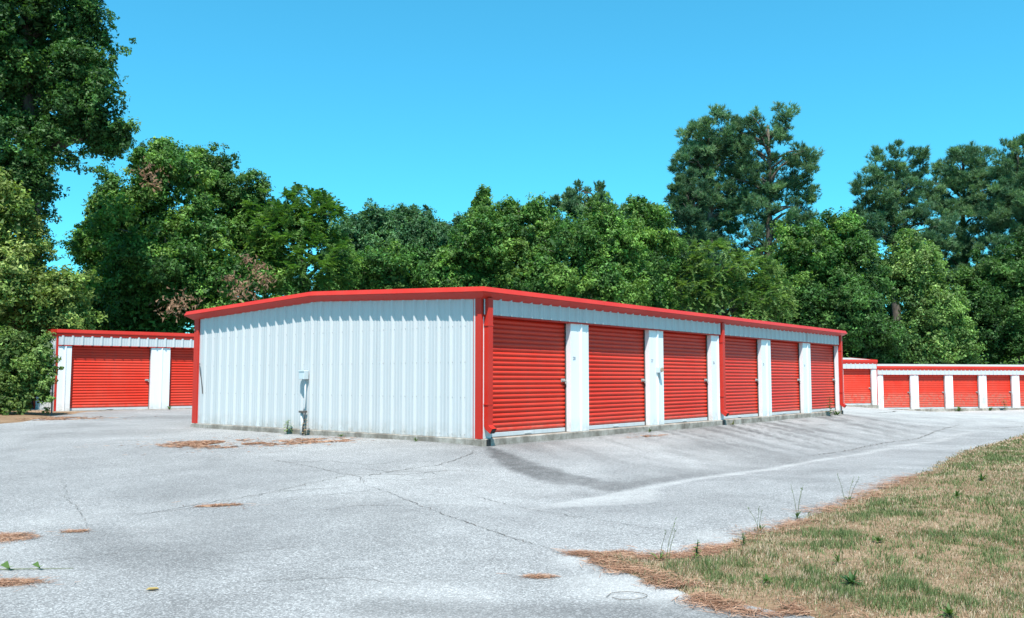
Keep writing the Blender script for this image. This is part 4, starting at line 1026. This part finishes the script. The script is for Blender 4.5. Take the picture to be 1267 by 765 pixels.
# ------------------------------------------------------------------ grass and dry needles
def verge_points(r, y0, y1, dens):
    x0, x1 = 0.3, 0.64 * y1 + 0.8; n = int((x1 - x0) * (y1 - y0) * dens)
    x = r.uniform(x0, x1, n); y = r.uniform(y0, y1, n)
    m = (x < 0.62 * y + 0.8) & inside(x, y, VERGE); return x[m], y[m]
def grass_blades():
    r = np.random.default_rng(901); Vs, Cs = [], []
    for y0, y1, dens, wid, hm in ((4.6, 7.5, 14000, 0.0030, 0.85), (7.5, 10, 9500, 0.0036, 0.85), (10, 14, 5000, 0.005, 0.85), (14, 20, 2000, 0.008, 0.85), (20, 40, 500, 0.016, 0.9)):
        x, y = verge_points(r, y0, y1, dens)
        d, _ = seg_dist(x, y, EDGE)
        green = vnoise(x, y, 1.3, 21, 4) * 0.40 + vnoise(x, y, 6.5, 22, 3) * 0.60
        bare = vnoise(x, y, 0.55, 23, 4)
        keep = r.random(len(x)) < np.clip(d / 0.32, 0.40, 1) * np.clip((bare - 0.32) / 0.18, 0.40, 1)
        x, y, green, d = x[keep], y[keep], green[keep], d[keep]
        n = len(x); z = verge_z(x, y) - 0.004
        gsel = r.random(n) < smooth((green - 0.40) / 0.24) * 0.60 * smooth((d - 0.05) / 0.6) + 0.10
        h = hm * np.where(gsel, r.uniform(0.02, 0.06, n), r.uniform(0.012, 0.045, n)) * (0.5 + 1.3 * vnoise(x, y, 3.2, 24, 3) ** 1.5 + 0.5 * gsel * smooth((green - 0.5) / 0.15))
        az = r.uniform(0, 2 * math.pi, n); el = np.where(gsel, r.uniform(0.7, 1.45, n), r.uniform(0.1, 1.3, n))
        L = np.where(gsel, h * 1.15, h * 1.3)
        t = np.stack([np.cos(az) * np.cos(el), np.sin(az) * np.cos(el), np.sin(el)], 1)
        s = np.stack([-np.sin(az + 0.4), np.cos(az + 0.4), np.zeros(n)], 1) * (wid * r.uniform(0.6, 1.3, n))[:, None]
        B = np.stack([x, y, z], 1)
        Vs.append(np.stack([B - s, B + s, B + t * L[:, None]], 1).reshape(-1, 3))
        gt = pick_tone(r, [(0.06, 0.10, 0.03), (0.12, 0.165, 0.055), (0.22, 0.25, 0.11)], n)
        dt = pick_tone(r, [(0.20, 0.13, 0.08), (0.36, 0.265, 0.17), (0.55, 0.45, 0.33)], n)
        Cs.append(np.repeat(np.where(gsel[:, None], gt, dt), 3, axis=0))
    V_ = np.concatenate(Vs)
    o = link("grass", big_mesh("grass", V_, np.arange(len(V_)).reshape(-1, 3), np.concatenate(Cs)), M['grass'])
    tag(o, "short dry mown grass with green patches on the verge", "grass", kind="stuff")
grass_blades()

STRAW = [(0.20, 0.095, 0.055), (0.34, 0.18, 0.11), (0.48, 0.30, 0.20)]
def needles(name, x, y, z, r, length, width, label, pal=STRAW):
    n = len(x); az = r.uniform(0, math.pi * 2, n); el = r.normal(0, 0.06, n)
    L = length * r.uniform(0.6, 1.2, n)
    t = np.stack([np.cos(az) * np.cos(el), np.sin(az) * np.cos(el), np.sin(el)], 1) * (L * 0.5)[:, None]
    s = np.stack([-np.sin(az), np.cos(az), r.normal(0, 0.3, n)], 1) * (width * r.uniform(0.6, 1.2, n))[:, None] * 0.5
    B = np.stack([x, y, z + np.abs(np.sin(el)) * L * 0.5], 1); bend = np.stack([-np.sin(az), np.cos(az), np.zeros(n)], 1) * (L * r.normal(0, 0.09, n))[:, None]
    V_ = np.stack([B - t - s * 0.5, B - t + s * 0.5, B + bend + s, B + t + s * 0.3, B + t - s * 0.3, B + bend - s], 1).reshape(-1, 3)
    i = np.arange(n)[:, None] * 6
    F = np.concatenate([i + np.array([[0, 1, 2, 5]]), i + np.array([[5, 2, 3, 4]])])
    o = link(name, big_mesh(name, V_, F, np.repeat(pick_tone(r, pal, n), 6, axis=0)), M['straw'])
    return tag(o, label, "pine straw", kind="stuff")
_r = np.random.default_rng(77)
# drift along the verge edge
def edge_straw(y0, y1, n, spread, tip):
    pts = np.array([p for p in EDGE if y0 < p[1] < y1]); k = _r.integers(0, len(pts) - 1, n)
    x = pts[k, 0] + _r.normal(0, spread, n) + tip * 0.08; y = pts[k, 1] + _r.normal(0, spread, n)
    keep = vnoise(x, y, 2.6, 41, 3) > 0.39
    x, y = x[keep], y[keep]; ins = inside(x, y, VERGE)
    return x, y, np.where(ins, verge_z(x, y), ground_z(x, y)) + _r.uniform(0.003, 0.022, len(x))
x1, y1, z1 = edge_straw(5.4, 8.2, 6000, 0.085, 1); x2, y2, z2 = edge_straw(8.2, 14, 3000, 0.11, 1)
needles("pine_straw", np.concatenate([x1, x2]), np.concatenate([y1, y2]), np.concatenate([z1, z2]), _r, 0.15, 0.0048, "rusty drift of pine needles along the verge edge")
def straw_patch(cx, cy, rx, ry, rot, n, width, label, thr=0.42, seed=0, length=0.11):
    r = np.random.default_rng(500 + seed)
    q = r.normal(size=(n * 2, 2)) * 0.5; q = q[np.hypot(q[:, 0], q[:, 1]) < 1.15]
    x = cx + q[:, 0] * rx * math.cos(rot) - q[:, 1] * ry * math.sin(rot); y = cy + q[:, 0] * rx * math.sin(rot) + q[:, 1] * ry * math.cos(rot)
    k = vnoise(x, y, 2.4 / max(0.35, min(rx, 1.2)), 60 + seed, 3) > thr; x, y = x[k][:n], y[k][:n]
    m = n // 9; x = np.concatenate([x, cx + r.normal(0, 0.9 * rx, m)]); y = np.concatenate([y, cy + r.normal(0, 0.8 * ry + 0.12 * rx, m)])   # strays
    needles("pine_straw", x, y, ground_z(x, y) + r.uniform(0.003, 0.010, len(x)), r, length, width, label)
straw_patch(-5.35, 16.85, 1.15, 0.75, -0.1, 4200, 0.011, "largest rusty pine needle patch on the asphalt before the gable", 0.5, seed=1)
straw_patch(-4.3, 17.05, 0.8, 0.55, -0.2, 1800, 0.011, "middle rusty pine needle patch below the electrical box", 0.52, seed=2)
straw_patch(-3.6, 17.3, 0.7, 0.5, -0.5, 1100, 0.011, "right-hand pine needle patch close to the gable wall", 0.53, seed=3)
straw_patch(-3.3, 10.25, 0.24, 0.06, 0.35, 420, 0.006, "thin lone streak of pine needles on open asphalt", 0.2, 4)
straw_patch(-4.2, 8.75, 0.13, 0.06, 0.3, 160, 0.005, "tiny pine needle tuft by the left crack", 0.2, 5)
straw_patch(-4.78, 8.42, 0.34, 0.22, 0.1, 1300, 0.005, "rusty pine needle pile at the left edge", 0.3, 6)
straw_patch(-3.78, 6.75, 0.30, 0.12, 0.1, 900, 0.0045, "pine needle streak in the lower left corner", 0.3, 7)
straw_patch(0.21, 7.0, 0.12, 0.05, 0.0, 220, 0.0045, "small pine needle scrap near the verge tip", 0.2, 8)
straw_patch(2.9, 19.2, 0.9, 0.12, 0.85, 160, 0.010, "thin pine needle line along the slab before the second door", 0.45, 9)
straw_patch(-13.2, 25.5, 1.6, 0.9, 0.2, 2500, 0.016, "brown needle litter below the vine-covered fence", 0.4, 10)

# ------------------------------------------------------------------ weeds
def weed(name, x, y, z, label, h, kind, seed, pal=None):
    r = np.random.default_rng(seed); root = empty(name, (x, y, z)); tag(root, label, "weed")
    pal = pal or [(0.05, 0.10, 0.022), (0.085, 0.15, 0.032), (0.13, 0.19, 0.05)]
    V_, F_, C_ = [], [], []
    def strap(p, d, L, w, droop, k=4):
        side = unit(np.cross(d, np.array([[0, 0, 1.0]]))).ravel() if abs(d[2]) < 0.98 else np.array([1.0, 0, 0])
        tone = pick_tone(r, pal, 1)[0]; n0 = len(V_)
        for i in range(k + 1):
            t = i / k; c = p + d * L * t + np.array([0, 0, -droop * L * t * t]); ww = w * math.sin(math.pi * (0.12 + 0.86 * t)) * 0.5
            V_.append(c - side * ww); V_.append(c + side * ww); C_.extend([tone, tone])
            if i: F_.append((n0 + 2 * i - 2, n0 + 2 * i - 1, n0 + 2 * i + 1, n0 + 2 * i))
    stems = MB()
    if kind == 'rosette':
        stems.tube([(0, 0, -0.02), (0, 0, h * 0.25)], [0.008, 0.004], 6)
        for k in range(26):
            az = r.uniform(0, 6.28); el = r.uniform(0.35, 1.3)
            strap(np.array([0, 0, 0.01]), np.array([math.cos(az) * math.cos(el), math.sin(az) * math.cos(el), math.sin(el)]), h * r.uniform(0.5, 1.1), h * 0.16, r.uniform(0.2, 0.6))
    elif kind == 'stalk':
        for s in range(3):
            bx, by = r.normal(0, 0.03, 2); tx, ty = r.normal(0, 0.07, 2)
            hh = h * r.uniform(0.7, 1.0)
            stems.tube([(bx, by, -0.02), (bx + tx * 0.4, by + ty * 0.4, hh * 0.5), (bx + tx, by + ty, hh)], [0.0028, 0.0022, 0.0012], 5)
            for k in range(5):
                t = r.uniform(0.72, 1.0); az = r.uniform(0, 6.28)
                strap(np.array([bx + tx * t, by + ty * t, hh * t]), np.array([math.cos(az) * 0.6, math.sin(az) * 0.6, 0.8]), 0.03, 0.006, 0.1, 2)
        for k in range(10):
            az = r.uniform(0, 6.28); el = r.uniform(0.5, 1.3)
            strap(np.array([0, 0, 0.0]), np.array([math.cos(az) * math.cos(el), math.sin(az) * math.cos(el), math.sin(el)]), min(0.16, h * 0.5), 0.012, 0.4)
    else:  # leafy stem
        for s in range(3):
            tx, ty = r.normal(0, 0.10 * h, 2); hh = h * r.uniform(0.6, 1.0)
            stems.tube([(0, 0, -0.02), (tx * 0.4, ty * 0.4, hh * 0.5), (tx, ty, hh)], [0.006, 0.004, 0.002], 5)
            for k in range(11):
                t = 0.15 + 0.85 * k / 10; az = k * 2.4 + s; el = 0.45
                strap(np.array([tx * t, ty * t, hh * t]), np.array([math.cos(az) * math.cos(el), math.sin(az) * math.cos(el), math.sin(el)]), h * 0.34 * (1.15 - 0.6 * t), h * 0.11, 0.5)
    link("leaves", big_mesh("leaves", np.array(V_), np.array(F_), np.array(C_)), M['grass'], root)["kind"] = "stuff"
    stems.build("stem", M['stem'], root)
    return root
_t = NT('green_stem'); M['stem'] = _t.done(_t.bsdf(_t.ramp(_t.noise(_t.pos(), 20, 2), [(0.3, (0.06, 0.10, 0.03)), (0.7, (0.16, 0.17, 0.08))]), 0.6, 0.2))
DRY = [(0.26, 0.15, 0.09), (0.36, 0.24, 0.15), (0.30, 0.26, 0.12)]
def gw(x, y): return (x, y, gz(x, y))
def vw(x, y): return (x, y, float(verge_z(np.array([x]), np.array([y]))[0]))
weed("leafy_weed", *gw(*site(-0.16, 5.30)), "green leafy weed at the gable foot, left of the conduit", 0.44, 'leafy', 1, [(0.12, 0.19, 0.05), (0.20, 0.28, 0.08)])
weed("dry_weed", *gw(*site(-0.17, 4.68)), "dried pinkish weed right of the conduit's foot", 0.36, 'leafy', 2, DRY)
weed("low_weed", *gw(*site(-0.14, 3.6)), "low green tuft at the middle of the gable slab", 0.12, 'rosette', 3)
weed("low_weed", *gw(*site(-0.14, 1.5)), "tiny green tuft nearest the gable's red corner", 0.10, 'rosette', 4)
weed("low_weed", *gw(*site(5.55, -0.14)), "small green tuft on the slab edge below the second pillar", 0.13, 'rosette', 5)
weed("low_weed", *gw(*site(9.75, -0.15)), "grassy tuft beside the middle downspout", 0.15, 'rosette', 6, [(0.12, 0.15, 0.04), (0.2, 0.2, 0.08)])
weed("leafy_weed", *gw(*site(16.9, -0.16)), "tall branching weed before the last door of the main building", 0.62, 'leafy', 7)
weed("low_weed", *gw(*site(17.6, -0.15)), "spreading green weed by the far downspout", 0.3, 'rosette', 8)
weed("low_weed", -12.05, 31.6, gz(-12.05, 31.6), "low grass tuft before the white pillar of the left building", 0.22, 'rosette', 9)
weed("leafy_weed", 31.2, 56.9, gz(31.2, 56.9), "bushy green weed at the far row's right end", 0.9, 'leafy', 10)
weed("low_weed", 27.9, 56.1, gz(27.9, 56.1), "green tuft between the far row's second and third doors", 0.5, 'rosette', 11)
weed("low_weed", 30.1, 56.6, gz(30.1, 56.6), "small tuft under the far row's last visible door", 0.45, 'rosette', 12)
weed("stalk_weed", *vw(1.22, 7.55), "tall thin seed stalk standing at the verge tip", 0.36, 'stalk', 13)
weed("leafy_weed", *vw(1.52, 7.5), "bright green upright weed near the verge tip", 0.17, 'leafy', 14)
weed("leafy_weed", *vw(2.08, 8.15), "small green sprout at the ragged grass edge", 0.13, 'leafy', 15)
weed("broad_weed", *vw(2.46, 6.62), "dark green broad-leaved weed low on the verge", 0.15, 'rosette', 16, [(0.03, 0.075, 0.018), (0.05, 0.11, 0.025)])
weed("stalk_weed", *vw(2.62, 7.3), "tall thin stalk above the dark broad-leaved weed", 0.40, 'stalk', 17)
weed("stalk_weed", *vw(3.05, 9.7), "thin stalk leaning out over the drive edge", 0.36, 'stalk', 18)
weed("stalk_weed", *vw(2.45, 8.95), "wispy low stalks at the grass edge", 0.26, 'stalk', 19)
weed("stalk_weed", *vw(4.1, 11.0), "pair of thin stalks where the verge narrows", 0.36, 'stalk', 20)
weed("broad_weed", *vw(6.6, 12.7), "round green weed far out on the verge", 0.16, 'rosette', 21)
weed("broad_weed", *vw(5.4, 11.0), "flat green weed in the middle of the verge", 0.13, 'rosette', 22)
weed("broad_weed", *vw(3.3, 8.2), "pale green clump in the near verge", 0.10, 'rosette', 23)
weed("broad_weed", *vw(2.75, 5.75), "light green clump at the bottom edge of the verge", 0.12, 'rosette', 24)
weed("broad_weed", *vw(1.85, 6.65), "little dark tuft near the straw drift", 0.09, 'rosette', 25)

# fallen bits on the asphalt
def fallen_leaf(x, y, label, size, tone, seed, rz):
    r = np.random.default_rng(seed); k = 9
    V_ = [(0, 0, 0.006)]
    for i in range(k):
        t = 2 * math.pi * i / k; V_.append((size * math.cos(t), size * 0.55 * math.sin(t), 0.006 + 0.012 * abs(math.sin(t)) + r.uniform(0, 0.004)))
    b = MB().add(V_, [(0, 1 + i, 1 + (i + 1) % k) for i in range(k)])
    me = b.mesh("fallen_leaf"); at_ = me.attributes.new("tone", 'FLOAT_COLOR', 'POINT')
    at_.data.foreach_set("color", np.tile(np.array([*tone, 1.0], dtype=np.float32), len(me.vertices)))
    o = link("fallen_leaf", me, M['dead_leaf'], None, (x, y, gz(x, y))); o.rotation_euler = (0, 0, rz)
    return tag(o, label, "leaf")
fallen_leaf(-2.58, 6.55, "single yellow leaf lying on the lower left asphalt", 0.045, (0.42, 0.31, 0.12), 1, 0.5)
tw = empty("fallen_sprig", (-3.85, 7.15, gz(-3.85, 7.15))); tag(tw, "thin green sprig with two leaves lying at the left edge", "sprig")
MB().tube([(-0.25, 0.0, 0.01), (-0.05, 0.01, 0.012), (0.15, 0.03, 0.01), (0.38, 0.06, 0.008)], [0.004, 0.004, 0.003, 0.002], 5).build("stem", M['stem'], tw)
for (lx, ly, s, q) in ((-0.13, 0.03, 0.07, 0.5), (0.10, 0.05, 0.055, 1.2)):
    aa, bb, cc = leaf_faces(np.array([[lx, ly, 0.035], [lx + 0.03, ly - 0.02, 0.03]]), unit(np.array([[0.2, -0.5, 0.8], [-0.3, -0.2, 0.9]])), s * 1.4, np.random.default_rng(5), np.array([(0.07, 0.13, 0.03), (0.12, 0.18, 0.04)]))
    link("leaf", big_mesh("leaf", aa, bb, cc), M['leaf'], tw)
lp = empty("dry_vine_loop", (0.8, 6.4, gz(0.8, 6.4))); tag(lp, "thin dry vine curled in a loop on the pale asphalt", "vine")
MB().tube([tuple(p) for p in catmull([(-0.14, -0.02, 0.008), (-0.08, 0.09, 0.012), (0.06, 0.10, 0.014), (0.15, 0.02, 0.012), (0.08, -0.08, 0.01), (-0.05, -0.09, 0.008), (-0.10, -0.03, 0.008)], 5)], 0.0022, 5).build("stem", M['bark'], lp)
